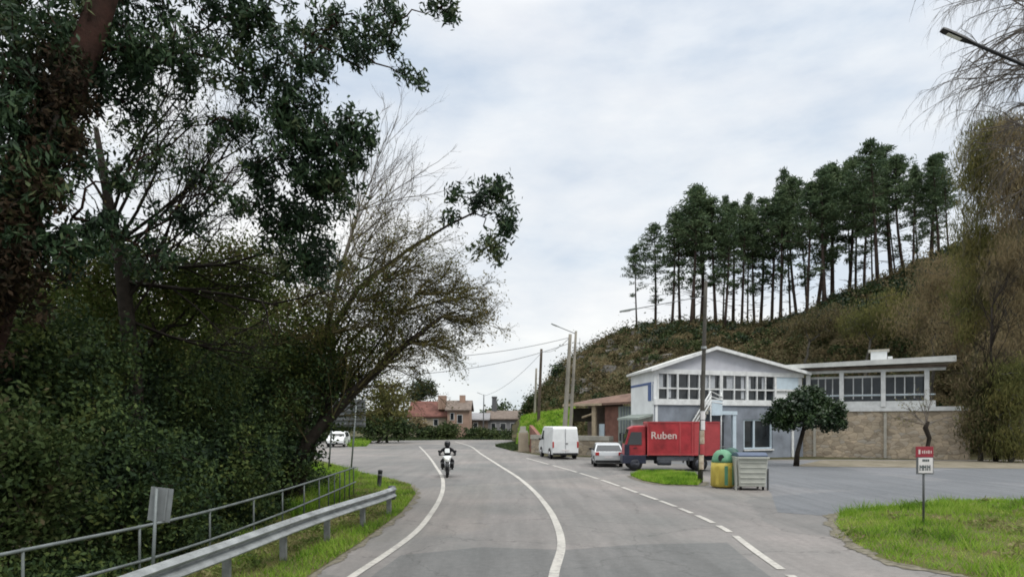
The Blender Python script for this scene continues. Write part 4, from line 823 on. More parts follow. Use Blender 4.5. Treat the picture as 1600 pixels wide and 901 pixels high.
car('silver_car', 'silver hatchback parked behind the red lorry cab beside the low wall', 'car', (cx_, cy_+1.9, 0), R(-4), hp, L, 1.72, 1.46, .97, 'silver_paint', ((-L/2+.075, .99), (-L/2+.50, 1.33)), ((.97, 1.02), (.38, 1.37)), hs, .31, (-1.25, 1.25), hl).scale = (.95, .95, .92)
hp = hp0
car('white_car', 'white hatchback parked on the side road behind the large sign', 'car', P(529, 0, 70)[:1]+(70, 0), R(184), [(y, z*1.1) for y, z in hp], L, 1.75, 1.6, 1.06, 'white_paint', ((-L/2+.075, 1.09), (-L/2+.28, 1.44)), ((.97, 1.12), (.38, 1.5)), [[(y, z*1.1) for y, z in p] for p in hs], .32, (-1.25, 1.25), hl)
# white van, seen from its rear left corner
L = 4.7; vx, vy = G(875, 717)
vp = [(-L/2+.04, .3), (-L/2, .45), (-L/2, 1.2), (-L/2+.06, 2.1), (-L/2+.2, 2.22), (.9, 2.24), (1.15, 2.1), (1.72, 1.28), (L/2-.12, 1.02), (L/2, .8), (L/2, .42), (L/2-.1, .28)]
vl = [('tail_light', 'lamp_red', (.86, -L/2-.0, 1.0), (.1, .06, .42)), ('headlight', 'lamp_clear', (.7, L/2-.08, .8), (.32, .16, .2))]
van = car('white_van', 'white high roofed panel van parked below the concrete pole', 'van', (vx, vy+2.2, 0), R(9), vp, L, 1.86, 2.24, 1.25, 'white_paint', None, ((1.70, 1.34), (1.2, 2.05)), [[(.55, 1.3), (.55, 1.95), (1.0, 1.95), (1.45, 1.3)]], .34, (-1.4, 1.5), vl, roofk=.9)
q = MB(); q.box((0, -L/2-.004, 1.3), (.02, .03, 1.6)); q.build('rear_door_seam', 'chassis_grey', van, Z0)
q = MB(); q.box((-.94, .45, 1.2), (.012, .02, 1.5)); q.build('side_door_seam', 'chassis_grey', van, Z0)
q = MB(); q.box((.1, -L/2-.02, 1.08), (.16, .04, .05)); q.build('door_handle', 'dark_plastic', van, Z0)
# red lorry, side on, cab to the left
L = 4.85; tk = thing('red_lorry', 'red box lorry with grey chassis parked side-on before the house', 'lorry', (P(1051, 0, 34.6)[0], 35.4, 0), R(85))
cab0 = L/2-1.12; W_ = 1.95
q = MB(); q.prism([(cab0, .62), (L/2-.02, .62), (L/2, .9), (L/2-.04, 1.35), (L/2-.27, 2.22), (L/2-.5, 2.34), (cab0, 2.36)], -.92, .92, lambda u, w_, s: (s*(1 if w_ < 1.4 else 1-.06*(w_-1.4)), u, w_)); cab = q.build('cab', 'red_paint', tk, Z0, bevel=.06, seg=3)
for s in (-1, 1):
    q = MB(); q.prism([(cab0+.22, 1.36), (cab0+.22, 2.02), (L/2-.36, 2.02), (L/2-.14, 1.36)], 0, 1, lambda u, w_, k: (s*(.925*(1 if w_ < 1.4 else 1-.06*(w_-1.4))-.02+.03*k), u, w_)); q.build('side_window', 'car_glass', cab, Z0)
    q = MB(); q.tube([(s*.93, L/2-.1, 1.95), (s*1.14, L/2+.06, 1.92)], .018, 6); q.box((s*1.16, L/2+.06, 1.72), (.14, .08, .42)); q.build('mirror', 'dark_plastic', cab, Z0)
    q = MB(); q.box((s*.93, cab0+.55, 1.2), (.02, .16, .04)); q.build('door_handle', 'dark_plastic', cab, Z0)
    q = MB(); q.box((s*.66, L/2+.0, .72), (.36, .06, .2)); q.build('headlight', 'lamp_clear', cab, Z0, bevel=.02)
    q = MB(); q.box((s*.75, -L/2-.03, .72), (.3, .05, .12)); q.build('tail_light', 'lamp_red', tk, Z0)
q = MB(); q.add([(-.78, L/2-.045, 1.4), (.78, L/2-.045, 1.4), (.76, L/2-.25, 2.16), (-.76, L/2-.25, 2.16), (-.78, L/2-.03, 1.41), (.78, L/2-.03, 1.41), (.76, L/2-.235, 2.17), (-.76, L/2-.235, 2.17)], [(0, 1, 2, 3), (4, 5, 6, 7), (0, 1, 5, 4), (1, 2, 6, 5), (2, 3, 7, 6), (3, 0, 4, 7)]); q.build('windscreen', 'car_glass', cab, Z0)
q = MB(); q.box((0, (cab0+L/2)/2+.04, .60), (1.9, L/2-cab0+.08, .44)); q.build('bumper', 'navy_paint', cab, Z0, bevel=.03)
y1 = cab0-.06; bx_ = MB(); bx_.box((0, (y1-L/2)/2, 1.68), (W_, y1+L/2, 1.74)); bxo = bx_.build('box_body', 'red_paint', tk, Z0, bevel=.03)
fr = MB()
for y in (y1-.03, -.42, -1.05, -1.75, -L/2+.03):
    for s in (-1, 1): fr.box((s*(W_/2+.008), y, 1.68), (.03, .07, 1.76))
for s in (-1, 1):
    fr.box((s*(W_/2+.006), (y1-L/2)/2, 2.53), (.03, y1+L/2-.02, .07)); fr.box((s*(W_/2+.006), (y1-L/2)/2, .86), (.03, y1+L/2-.02, .08))
fr.build('edge_trim', 'red_faded', bxo, Z0)
bd = MB(); bd.box((-W_/2-.004, -1.75, 1.68), (.02, 1.22, 1.56)); o_ = bd.build('rear_panel', 'red_faded', bxo, Z0); o_['label'] = 'faded red rear side panel'
cu = bpy.data.curves.new('lettering', 'FONT'); cu.body = 'Ruben'; cu.size = .52; cu.extrude = .008; cu.align_x = 'CENTER'; cu.align_y = 'CENTER'; cu.offset = .004
tmp = bpy.data.objects.new('tmp', cu); C.objects.link(tmp); bpy.context.view_layer.update(); me = bpy.data.meshes.new_from_object(tmp.evaluated_get(bpy.context.evaluated_depsgraph_get())); bpy.data.objects.remove(tmp)
me.transform(Matrix(((0, 0, -1, -W_/2-.012), (-1, 0, 0, .40), (0, 1, 0, 1.83), (0, 0, 0, 1)))); finish('lettering', me, 'letter_white', bxo)
q = MB(); q.box((0, -.15, .64), (.9, L-.5, .2)); q.build('chassis', 'navy_paint', tk, Z0)
for s in (-1, 1):
    q = MB(); q.box((s*.88, -.2, .66), (.06, 1.9, .24)); q.build('side_skirt', 'chassis_grey', tk, Z0, bevel=.02)
    q = MB(); q.lathe([(.2, -.35), (.22, -.3), (.22, .3), (.2, .35)], (s*.68, .35, .5), 14, 'Y'); q.build('fuel_tank', 'chassis_grey', tk, Z0, True)
    q = MB(); q.box((s*.93, L/2-.14, 1.1), (.02, .26, .55)); q.build('corner_panel', 'navy_paint', cab, Z0, bevel=.01); wheel(tk, s*.82, L/2-.55, .39, .24, 'chassis_grey'); wheel(tk, s*.80, -L/2+1.0, .39, .32, 'chassis_grey')
    q = MB(); q.box((s*.83, -L/2+1.55, .5), (.34, .03, .34)); q.build('mudguard', 'dark_plastic', tk, Z0)
# ---------------------------------------------------------------- motorcycle and rider, coming towards the camera
mx, my = G(697, 745.5); RZ = R(185)
mo = thing('motorcycle', 'black motorcycle with white fairing riding towards the camera on the left edge line', 'motorcycle', (mx, my+.6, 0), RZ)
def mwheel(y, r, w_):
    t = MB(); t.lathe([(r*.66, -w_/2), (r*.9, -w_/2), (r, 0), (r*.9, w_/2), (r*.66, w_/2)], (0, y, r), 24, 'X'); o = t.build('wheel', 'rubber', mo, Z0, True); m = MB(); m.lathe([(r*.67, -.03), (.05, -.05), (.05, .05), (r*.67, .03)], (0, y, r), 20, 'X'); m.build('rim', 'chassis_grey', o, Z0, True)
mwheel(.68, .30, .12); mwheel(-.66, .30, .16)
for s in (-1, 1):
    q = MB(); q.tube([(s*.09, .68, .30), (s*.10, .42, .92)], .028, 8); q.build('fork', 'chrome', mo, Z0, True)
    q = MB(); q.tube([(s*.06, .36, .97), (s*.22, .36, 1.03), (s*.38, .24, 1.0)], .018, 6); q.build('handlebar', 'dark_plastic', mo, Z0, True)
    q = MB(); q.tube([(s*.28, .38, 1.03), (s*.36, .42, 1.16)], .008, 5); q.lathe([(.055, -.015), (.06, .0), (.055, .015)], (s*.37, .42, 1.19), 12, 'Y'); q.build('mirror', 'dark_plastic', mo, Z0, True)
    q = MB(); q.box((s*.10, .6, .84), (.05, .05, .04)); q.build('indicator', 'igloo_yellow', mo, Z0)
    q = MB(); q.prism([(-.55, .5), (-.2, .38), (.3, .42), (.42, .62), (.1, .72), (-.5, .66)], 0, 1, lambda u, w_, k: (s*(.12+.20*k-.06*k*abs(u)), u, w_)); q.build('side_fairing', 'dark_plastic', mo, Z0, bevel=.03)
    q = MB(); q.tube([(s*.14, -.1, .34), (s*.28, -.1, .32)], .018, 6); q.build('footrest', 'steel_grey', mo, Z0)
q = MB(); q.box((0, -.05, .45), (.28, .7, .36)); q.build('engine', 'steel_grey', mo, Z0, bevel=.05)
q = MB(); q.prism([(.42, .74), (.66, .76), (.62, .92), (.50, 1.0), (.38, .98)], -1, 1, lambda u, w_, s: (s*(.18+.3*(w_-.85)-.4*max(0, u-.5)), u, w_)); q.build('front_fairing', 'white_paint', mo, Z0, bevel=.05, seg=3)
q = MB(); q.lathe([(.10, -.02), (.10, .02), (.06, .05)], (0, .655, .80), 16, 'Y'); q.build('headlight', 'lamp_clear', mo, Z0, True)
q = MB(); q.prism([(.46, 1.12), (.50, 1.12), (.40, 1.32), (.36, 1.32)], -1, 1, lambda u, w_, s: (s*(.12-.15*max(0, w_-1.2)), u, w_)); q.build('screen', 'white_paint', mo, Z0, bevel=.015)
q = MB(); q.tube([(0, .98, .42), (0, .86, .58), (0, .68, .64), (0, .5, .60)], [.06, .075, .08, .06], 8); q.build('mudguard', 'dark_plastic', mo, Z0, True)
q = MB(); q.prism([(-.7, .72), (-.1, .70), (.1, .80), (.34, .96), (.34, .75), (0, .55), (-.6, .6)], -.13, .13, lambda u, w_, s: (s, u, w_)); q.build('tank_and_seat', 'dark_plastic', mo, Z0, bevel=.05, seg=3)
# rider: one skinned body
pv = thing('person', 'motorcycle rider in black jacket, trousers and dark helmet holding the handlebars', 'person', (mx, my+.6, 0), RZ)
V, E, RD = [], [], []
def jv(p, r, par=None):
    V.append(p); RD.append(r)
    if par is not None: E.append((par, len(V)-1))
    return len(V)-1
pel = jv((0, -.28, .84), .155); ab = jv((0, -.26, 1.0), .145, pel); ch_ = jv((0, -.16, 1.18), .165, ab); nk = jv((0, -.06, 1.36), .065, ch_); hd = jv((0, -.02, 1.46), .085, nk); jv((0, 0, 1.55), .08, hd)
for s in (-1, 1):
    sh = jv((s*.20, -.12, 1.27), .082, ch_); el = jv((s*.37, .03, 1.08), .056, sh); wr_ = jv((s*.36, .20, 1.03), .042, el); pa = jv((s*.34, .27, 1.03), .038, wr_)
    for k, (dx, ln) in enumerate(((-.03, .9), (-.01, 1.0), (.01, 1.0), (.03, .8))):
        f1 = jv((s*.34+dx, .32*1, 1.035), .013, pa); f2 = jv((s*.34+dx, .315+.02*ln, 1.0), .012, f1); jv((s*.34+dx, .29, .985), .011, f2)
    t1_ = jv((s*.29, .27, 1.0), .014, pa); jv((s*.285, .29, .98), .012, t1_)
    hp_ = jv((s*.11, -.22, .82), .10, pel); kn = jv((s*.27, .14, .72), .072, hp_); an = jv((s*.22, -.06, .40), .05, kn); jv((s*.23, .08, .35), .045, an)
me = bpy.data.meshes.new('body'); me.from_pydata(V, E, []); body = finish('body', me, 'black_cloth', pv, Z0)
sk = body.modifiers.new('skin', 'SKIN'); sk.use_smooth_shade = True
if not me.skin_vertices: me.attributes.new
for v, r in zip(me.skin_vertices[0].data if me.skin_vertices else [], RD): v.radius = (r, r)
if me.skin_vertices: me.skin_vertices[0].data[0].use_root = True
body.modifiers.new('sub', 'SUBSURF').levels = 1; body.modifiers['sub'].render_levels = 1
q = MB(); q.lathe([(.03, -.15), (.10, -.13), (.135, -.06), (.14, .02), (.12, .10), (.07, .145), (.02, .155)], (0, .0, 1.52), 20); q.build('helmet', 'helmet', pv, Z0, True)
q = MB(); n = 8; vs = []
for i in range(n+1):
    a_ = R(35+110*i/n)
    for z in (-.02, .055): vs.append((math.cos(a_)*.146, math.sin(a_)*.146, 1.52+z))
q.add(vs, [(2*i, 2*i+2, 2*i+3, 2*i+1) for i in range(n)]); q.build('visor', 'car_glass', pv, Z0, True)
# ================================================================ VEGETATION
def hbase(x, Y): z, _ = hill_z(np.array([x]), np.array([Y])); return ((x-CX)*Y/F, Y, float(z[0])-.1)
def gbase(x, Y): return (P(x, 0, Y)[0], Y, -.03)
rnd0 = random.Random(31)
# ---- near eucalyptus, dark trunk at the left edge
Y = 11.0; tpth = [(*P(-150, 897, Y), .60), (*P(-80, 640, Y), .50), (*P(-5, 420, Y), .42), (*P(40, 290, Y), .36), (*P(85, 180, Y), .30), (*P(140, 60, Y), .23), (*P(190, -80, Y), .17), (*P(240, -260, Y), .10)]
A = [(40,45,10.6,100,80,88),(20,165,10.4,70,70,64),(150,30,12,90,60,43),(235,85,12,85,60,35),(325,45,13,85,50,36),(415,30,13,75,40,33),(395,115,13,70,45,29),(470,105,13,65,55,32),(525,35,13.5,65,40,29),(545,85,13.5,42,25,12),(600,22,14,42,28,14),(590,68,14,26,18,6),(638,122,14,26,15,6),(612,75,14,14,10,4),(688,12,14,27,20,9),(440,185,13,65,42,37),(490,235,13,76,45,61),(548,215,13,36,48,32),(505,300,13.5,66,45,48),(455,355,14,62,50,42),(480,410,14,55,45,40),(300,115,12.5,75,40,21),(190,160,12,70,40,21),(345,200,13,55,35,13),(110,110,11.3,70,60,48),(60,260,10.3,60,70,40),(10,330,10.4,60,80,48),(100,200,10.8,40,50,18),(70,380,10.8,80,60,40),(200,90,11.6,60,40,19),(60,-120,11,160,80,72),(260,-100,12,140,70,37),(450,-90,13,120,60,31),(-90,100,11,70,120,48),(250,240,12.5,60,30,11),(330,290,13,50,30,9),(190,275,12,45,30,9),(400,320,13.5,50,40,14),(280,340,13,60,30,11),(150,350,11.8,50,40,18),(230,400,12.6,60,30,14),(420,260,13.3,40,40,16)]
leafy('eucalyptus_tree', 'huge dark eucalyptus with reddish trunk leaning in from the left edge', 'tree', 101, gbase(-150, 11), [B3(*b) for b in A], 'euc_leaf', 'bark_red', (.16, .05), 40, 0, .095, .7, .3, trunkpath=tpth, limbr=.075, twig=.007)
A = [(75,215,10.4,60,60,44),(40,300,10.2,60,70,50),(0,400,10.2,70,80,56),(100,140,10.8,50,60,36),(130,60,11.2,50,50,26),(60,120,10.3,70,60,30),(-60,520,10.2,80,90,50),(30,460,10.6,70,60,40)]
leafy('climbing_vine', 'reddish brown creeper wrapped round the big leaning eucalyptus trunk', 'climber', 107, gbase(-120, 10.3), [B3(*b, .5) for b in A], 'rusty_leaf', 'bark_dark', (.12, .05), 26, 0, .10, .5, .12, trunkpath=[(*P(-130, 930, 10.3), .05), (*P(-75, 640, 10.3), .045), (*P(0, 420, 10.3), .04), (*P(45, 290, 10.3), .035), (*P(90, 180, 10.4), .03)], limbr=.12, twig=.006)
# ---- slender eucalyptus whose last leaf bunch hangs right over the road
Y = 22.5; tpth = [(*P(395, 775, Y), .20), (*P(430, 690, Y), .17), (*P(490, 560, Y), .13), (*P(560, 450, Y), .085), (*P(640, 388, Y), .055), (*P(700, 352, Y), .04), (*P(745, 330, Y), .03)]
A = [(765,298,22.5,34,20,20),(790,340,22.5,17,34,15),(768,390,22.5,30,18,13),(712,300,22.5,13,9,5),(705,335,22.5,14,8,4),(745,318,22.5,14,10,5)]
leafy('eucalyptus_tree', 'slender leaning eucalyptus ending in one leaf bunch over the road', 'tree', 102, gbase(395, 22.5), [B3(*b) for b in A], 'euc_leaf', 'bark_dark', (.24, .075), 34, 0, .17, .7, .3, trunkpath=tpth, limbr=.045, twig=.009)
# ---- bare spreading tree behind, seen in the sky gap on the left
def bare(name, label, cat, seed, base, path, starts, levels, nch, spread, lf, rf, grav, bark, lm=None, lsz=(.06, .03), lk=2, sig=.08, group=None, twigm=None, segs=3, wob=.14):
    rng = np.random.default_rng(seed); t = thing(name, label, cat, base, 0, group); q = MB(); q.tube([p[:3] for p in path], [p[3] for p in path], 9); q.build('trunk', bark, t, base, True)
    Pn, D, L, Rr = zip(*starts); blk, tips, last = grow(rng, Pn, D, L, Rr, levels, nch, spread, lf, rf, grav, segs, wob)
    np_mesh('branches', [blk], twigm or bark, t, base)
    if lm: np_mesh('leaves', [leaves(rng, around(rng, np.concatenate([tips]), lk, sig*.6), *lsz)], lm, t, base)
    return t
def S(x, y, Y, dx, dy, dz, L, r): return (P(x, y, Y), (dx, dz, -dy), L, r)   # start on a sight line; direction in picture right / down / away
Y = 14.5; tp = [(*P(205, 840, Y), .22), (*P(210, 600, Y), .18), (*P(190, 420, Y), .14), (*P(165, 290, Y), .09), (*P(150, 200, Y), .05)]
st_ = [S(205, 400, Y, 1, -.9, .1, 2.6, .05), S(205, 380, Y, .8, -1.2, -.2, 2.6, .05), S(200, 420, Y, 1, -.35, .2, 3.2, .06), S(195, 350, Y, .5, -1.4, .2, 2.2, .045), S(200, 440, Y, 1, .0, 0, 3.4, .06), S(190, 400, Y, -.8, -.8, .2, 2, .045), S(180, 330, Y, -.6, -1.2, -.2, 1.8, .04), S(205, 470, Y, 1, -.6, -.3, 3.0, .05), S(200, 500, Y, .9, .1, .3, 2.6, .05), S(200, 380, Y, 1.0, -.6, .3, 3.0, .05)]
fx = lambda y: float(np.interp(y, [200, 290, 420, 600, 840], [150, 165, 190, 210, 205]))
st_ = [(P(fx(HY-(p[0][2]-H)*F/Y), HY-(p[0][2]-H)*F/Y, Y),)+p[1:] for p in st_]+[S(fx(y), y, Y, rnd0.uniform(.5, 1.1), rnd0.uniform(-1.2, .1), rnd0.uniform(-.4, .4), rnd0.uniform(2, 3.2), .04) for y in range(300, 520, 40)]
bare('bare_tree', 'bare dark branched tree fanning out in the sky gap behind the eucalyptus', 'tree', 103, gbase(205, 14.5), tp, st_, 5, (5, 4, 4, 3), .5, .6, .46, .10, 'bark_dark', 'olive_leaf', (.075, .035), 1, .2)
# ---- olive tinted budding tree reaching over the road edge
Y = 19.0; tp = [(*P(430, 797, Y), .20), (*P(480, 690, Y), .17), (*P(560, 605, Y), .13), (*P(625, 545, Y), .09), (*P(690, 495, Y), .05)]
st_ = []
rnd = random.Random(8)
for x, y, n in ((480, 690, 4), (520, 650, 7), (560, 605, 12), (600, 570, 14), (640, 535, 14), (690, 495, 12), (520, 520, 14), (560, 470, 15), (600, 440, 16), (470, 480, 12), (430, 540, 8), (650, 460, 10), (620, 490, 12), (560, 400, 8), (690, 470, 6)):
    for k in range(n):
        a = rnd.uniform(-.95, .35) if x > 610 else rnd.uniform(-1.7, .25) if x > 500 else rnd.uniform(-2.4, -.2); st_.append(S(x, y, Y+rnd.uniform(-.6, .8), math.cos(a), math.sin(a), rnd.uniform(-.5, .5), rnd.uniform(1.0, 2.0)*(1 if x < 630 else .72), .022))
bare('budding_tree', 'olive coloured budding tree with fine twigs leaning over the road edge', 'tree', 104, gbase(430, 19), tp, st_, 4, (5, 5, 4), .42, .52, .5, .0, 'bark_dark', 'catkin', (.085, .035), 1, .10, twigm='twig_olive')
Y = 21.0; tp = [(*P(455, 784, Y), .14), (*P(490, 600, Y), .11), (*P(530, 430, Y), .07), (*P(560, 330, Y), .035)]
st_ = []
for x, y, n in ((530, 430, 6), (545, 380, 7), (560, 330, 7), (510, 500, 5)):
    for k in range(n): a = rnd.uniform(-1.45, -.5); st_.append(S(x, y, Y+rnd.uniform(-.5, .5), math.cos(a), math.sin(a), rnd.uniform(-.4, .4), rnd.uniform(1.6, 3.2), .02))
bare('bare_tree', 'pale grey twiggy bare tree sweeping up right of the dark leaf clumps', 'tree', 105, gbase(455, 21), tp, st_, 4, (5, 4, 3), .32, .5, .5, .1, 'twig_grey', None)
A = [(590,465,19.5,70,50,60),(635,495,19.5,60,36,44),(540,490,19.8,80,60,80),(600,540,19.3,65,40,60),(545,420,19.8,60,45,44),(500,560,20,70,50,60),(565,585,19.5,45,30,40)]
leafy('budding_tree', 'denser olive green budding tree behind the twigs of the leaning one', 'tree', 106, gbase(455, 19.9), [B3(*b) for b in A], 'olive_leaf', 'bark_dark', (.09, .035), 30, 0, .20, .2, .12, limbr=.3, twig=.006, shell=.6)
# ---- thicket along the fence, each bush its own thing
TH = [('ivy_bush', 'dull green bush at the very left behind the fence', 'dull_leaf', 9.8, [(0,740,9.8,120,120,150)], .11),
 ('ivy_bush', 'dark bush behind the small leaning sign', 'ivy_leaf', 12.0, [(200,760,12,140,90,120),(130,700,12.3,110,90,90)], .11),
 ('ivy_bush', 'tall dark ivy mass left of the bare tree', 'ivy_leaf', 13.0, [(60,560,13,150,100,150),(20,640,12.5,110,90,90)], .12),
 ('ivy_bush', 'broad dark green bush in the middle of the thicket', 'ivy_leaf', 16.0, [(270,640,16,130,110,150),(340,730,15.5,110,75,100)], .12),
 ('ivy_bush', 'olive brush filling the gap below the bare branches', 'olive_leaf', 15.5, [(150,420,15.5,70,50,60),(270,430,16,90,50,70),(370,420,16.5,80,50,60),(330,470,16.5,90,50,60)], .10),
 ('ivy_bush', 'rust flecked bush low under the bare tree', 'olive_leaf', 16.5, [(200,530,17,120,80,110),(110,480,17,110,70,80)], .12),
 ('ivy_bush', 'tall dark bush under the leaning budding tree', 'ivy_leaf', 19.5, [(420,620,19.5,130,100,150),(400,720,19,90,60,80)], .13),
 ('ivy_bush', 'olive bush crown below the dark leaf clumps', 'olive_leaf', 20.5, [(400,510,20.5,130,80,110),(500,560,21,90,65,80)], .13),
 ('ivy_bush', 'dark outermost bush of the thicket nearest the junction', 'ivy_leaf', 25.0, [(452,600,25,64,60,100),(410,690,24,46,42,60),(520,588,25,36,22,36)], .14),
 ('ivy_bush', 'olive bush rising behind the leaning trunk', 'olive_leaf', 24.0, [(330,520,24,120,90,110),(300,620,24,120,100,90)], .15),
 ('ivy_bush', 'deep shaded bush far behind the thicket on the left', 'ivy_leaf', 22.0, [(80,600,22,200,140,170),(180,700,20,150,90,90)], .15)]
for i, (nm, lb, lm, Y, bl, lf) in enumerate(TH):
    leafy(nm, lb, 'bush', 200+i, gbase(bl[0][0], Y), [B3(*b, .8) for b in bl], lm, 'bark_dark', (lf*.9, lf*.5), 96, 0, .20 if Y < 14 else .26, .2, .1, 'bushes of the dark thicket', shell=.45, crown='foliage')
for i, (x, Y, rx, ry, y, lb) in enumerate(((60, 34, 150, 170, 560, 'tall dark tree at the back left of the thicket'), (230, 36, 140, 130, 590, 'round dark tree behind the middle of the thicket'), (390, 38, 120, 100, 610, 'dark tree behind the right part of the thicket'), (515, 88, 45, 40, 650, 'dark tree behind the parked white car'))):
    leafy('thicket_tree', lb, 'tree', 230+i, gbase(x, Y), [B3(x, y, Y, rx, ry, 260, .6)], 'ivy_leaf', 'bark_dark', (.26, .15), 45, 0, .5, .2, .2, 'trees behind the thicket', shell=.4)
rng = np.random.default_rng(88); n = 900; yy = rng.uniform(6.5, 25, n); xx = np.interp(yy, [6, 10, 14, 25], [-6.6, -6.2, -6.0, -6.6])-np.abs(rng.normal(0, 1.3, n)); c = np.c_[xx, yy, rng.uniform(0, .75, n)*np.clip((-xx-5.9)/1.2, .25, 1)]
stuff(np_mesh('undergrowth', [leaves(rng, around(rng, c, 45, (.2, .2, .12)), .10, .05)], 'ivy_leaf'), 'low dark undergrowth of ivy and brambles along the back of the tube fence', 'undergrowth')
# ---- far vegetation at the junction
FAR = [('broad_tree', 'broad olive brown tree left of the red roofed house', 'tree', 'khaki_leaf', 84, [(605, 628, 84, 36, 36, 190), (585, 655, 83, 28, 22, 90)]),
 ('dark_bush', 'dark green bush below the olive brown tree', 'bush', 'hedge_leaf', 82, [(590, 668, 82, 30, 16, 110), (630, 672, 84, 20, 12, 60)]),
 ('round_tree', 'round dark green tree showing over the red tiled roof', 'tree', 'tree_leaf', 120, [(661, 608, 120, 27, 16, 150), (648, 618, 120, 16, 14, 50)]),
 ('brown_bush', 'brownish bush against the red roofed house front', 'bush', 'brown_leaf', 101, [(655, 664, 101, 16, 12, 60)]),
 ('garden_hedge', 'green hedge before the red roofed house', 'hedge', 'hedge_leaf', 100, [(668, 676, 100, 22, 9, 90), (700, 673, 100, 20, 12, 100)]),
 ('garden_bush', 'pale green bushes before the dark annexe', 'bush', 'hedge_leaf', 102, [(742, 678, 102, 18, 8, 70), (765, 680, 102, 16, 8, 60)]),
 ('garden_bush', 'low green bush before the long grey building', 'bush', 'hedge_leaf', 103, [(790, 681, 104, 18, 7, 70)]),
 ('slim_tree', 'small grey green tree at the left end of the hill', 'tree', 'hedge_leaf', 104, [(829, 632, 104, 11, 14, 60), (820, 645, 104, 9, 10, 30)]),
 ('slim_tree', 'small conifer shape on the hill slope by the distant poles', 'tree', 'tree_leaf', 96, [(870, 582, 96, 7, 11, 40)])]
for i, (nm, lb, cat, lm, Y, bl) in enumerate(FAR):
    bs = gbase(bl[0][0], Y) if Y != 96 else hbase(870, 93)
    leafy(nm, lb, cat, 260+i, bs, [B3(*b) for b in bl], lm, 'bark_grey', (.42, .24), 16, 0, .38, .1, .15, shell=.45, twig=.012)
rng = np.random.default_rng(77); xs_ = rng.uniform(380, 840, 900); Yw = rng.uniform(190, 260, 900); pw = np.stack([(xs_-CX)*Yw/F, Yw, rng.uniform(0, 1, 900)*(5+3*np.sin(xs_*.05))], 1)
stuff(np_mesh('distant_woods', [leaves(rng, around(rng, pw, 30, 1.0), 1.0, .6)], 'hedge_leaf'), 'far line of woods behind the houses at the end of the road', 'woods')
# ---- small round headed tree in front of the terrace
Y = 38.5; tp = [(*P(1244, 728, Y), .17), (*P(1246, 706, Y), .13), (*P(1252, 684, Y), .12), (*P(1256, 668, Y), .10)]
A = [(1275,612,38.5,14,9,16),(1205,655,38.5,14,8,16),(1312,664,38.5,10,9,12),(1258,632,38.5,36,20,110),(1225,640,38.3,24,18,60),(1292,640,38.6,26,20,60),(1255,655,38,40,15,70),(1228,660,38.4,20,12,36),(1296,662,38.5,16,12,34),(1212,645,38.5,12,12,22),(1262,616,38.6,26,10,40),(1308,648,38.5,10,16,22)]
leafy('round_headed_tree', 'small dark green umbrella shaped tree before the terrace stone wall', 'tree', 300, gbase(1244, 38.5), [B3(*b) for b in A], 'tree_leaf', 'bark_dark', (.19, .11), 26, 0, .13, .3, .12, trunkpath=tp, limbr=.45, shell=.4, twig=.01)
Y = 40.5; tp = [(*P(1450, 728, Y), .13), (*P(1449, 700, Y), .12), (*P(1452, 684, Y), .13), (*P(1446, 668, Y), .15), (*P(1450, 658, Y), .10)]
st_ = [S(1447, 664, Y, *d, 0, 1.7, .03) for d in ((-1, -.9), (-.6, -1), (-.2, -1), (.3, -1), (.8, -1), (-1.2, -.3), (.9, -.4), (-.9, -.6))]
bare('pollard_tree', 'small knobbly pollarded bare tree behind the red sign', 'tree', 301, gbase(1450, 40.5), tp, st_, 3, (4, 3), .3, .5, .5, .0, 'bark_dark', 'khaki_leaf', (.12, .06), 2, .12, twigm='twig_grey')
# ---- pines on the ridge
def pine_variant(k):
    rng = np.random.default_rng(400+k); Ht = 15.0; bx_, by_ = rng.normal(0, .35, 2); pth = [(bx_*math.sin(i/7*2.2), by_*math.sin(i/7*2.2), Ht*i/7) for i in range(8)]; q = MB(); q.tube(pth, [.17-.020*i for i in range(8)], 7)
    cb = rng.uniform(.30, .45); tw, cs = [], []; pa = np.array(pth); ctr = lambda z: np.array([np.interp(z, pa[:, 2], pa[:, j]) for j in (0, 1)]+[z])
    for i in range(34):
        u = i/33; c = ctr(Ht*(cb+(.97-cb)*u)); rmax = 2.75*min(1, (u+.18)*2.0)*(1-u)**.62*rng.uniform(.55, 1.2)+.25
        for b in range(3 if u > .35 else int(rng.integers(0, 3))):
            a = rng.uniform(0, 2*math.pi); r = rmax*rng.uniform(.4, 1.1); e = c+np.array([math.cos(a)*r, math.sin(a)*r, r*rng.uniform(.0, .5)]); tw.append((c, e)); cs += [c+(e-c)*rng.uniform(.45, .75)+rng.normal(0, .1, 3), e]
    cs += [ctr(Ht*.985)]*2
    for i in range(8):
        c = ctr(Ht*rng.uniform(.2, cb)); a = rng.uniform(0, 2*math.pi); r = rng.uniform(.4, 1.4); tw.append((c, c+np.array([math.cos(a)*r, math.sin(a)*r, .15])))
    A = np.array([t[0] for t in tw]); B = np.array([t[1] for t in tw])
    cs = np.array(cs); c = around(rng, cs, 22, (.24, .24, .13))
    root = bpy.data.objects.new('pine_tree', None); C.objects.link(root); root.empty_display_size = .2
    q.build('trunk', 'pine_bark', root, (0, 0, 0), True); np_mesh('branches', [sticks(A, B, np.full(len(A), .035), np.full(len(A), .015))], 'pine_bark', root); np_mesh('crown', [leaves(rng, c, .42, .10, -.3)], 'pine_needle', root)
    return root
PV = [pine_variant(k) for k in range(5)]
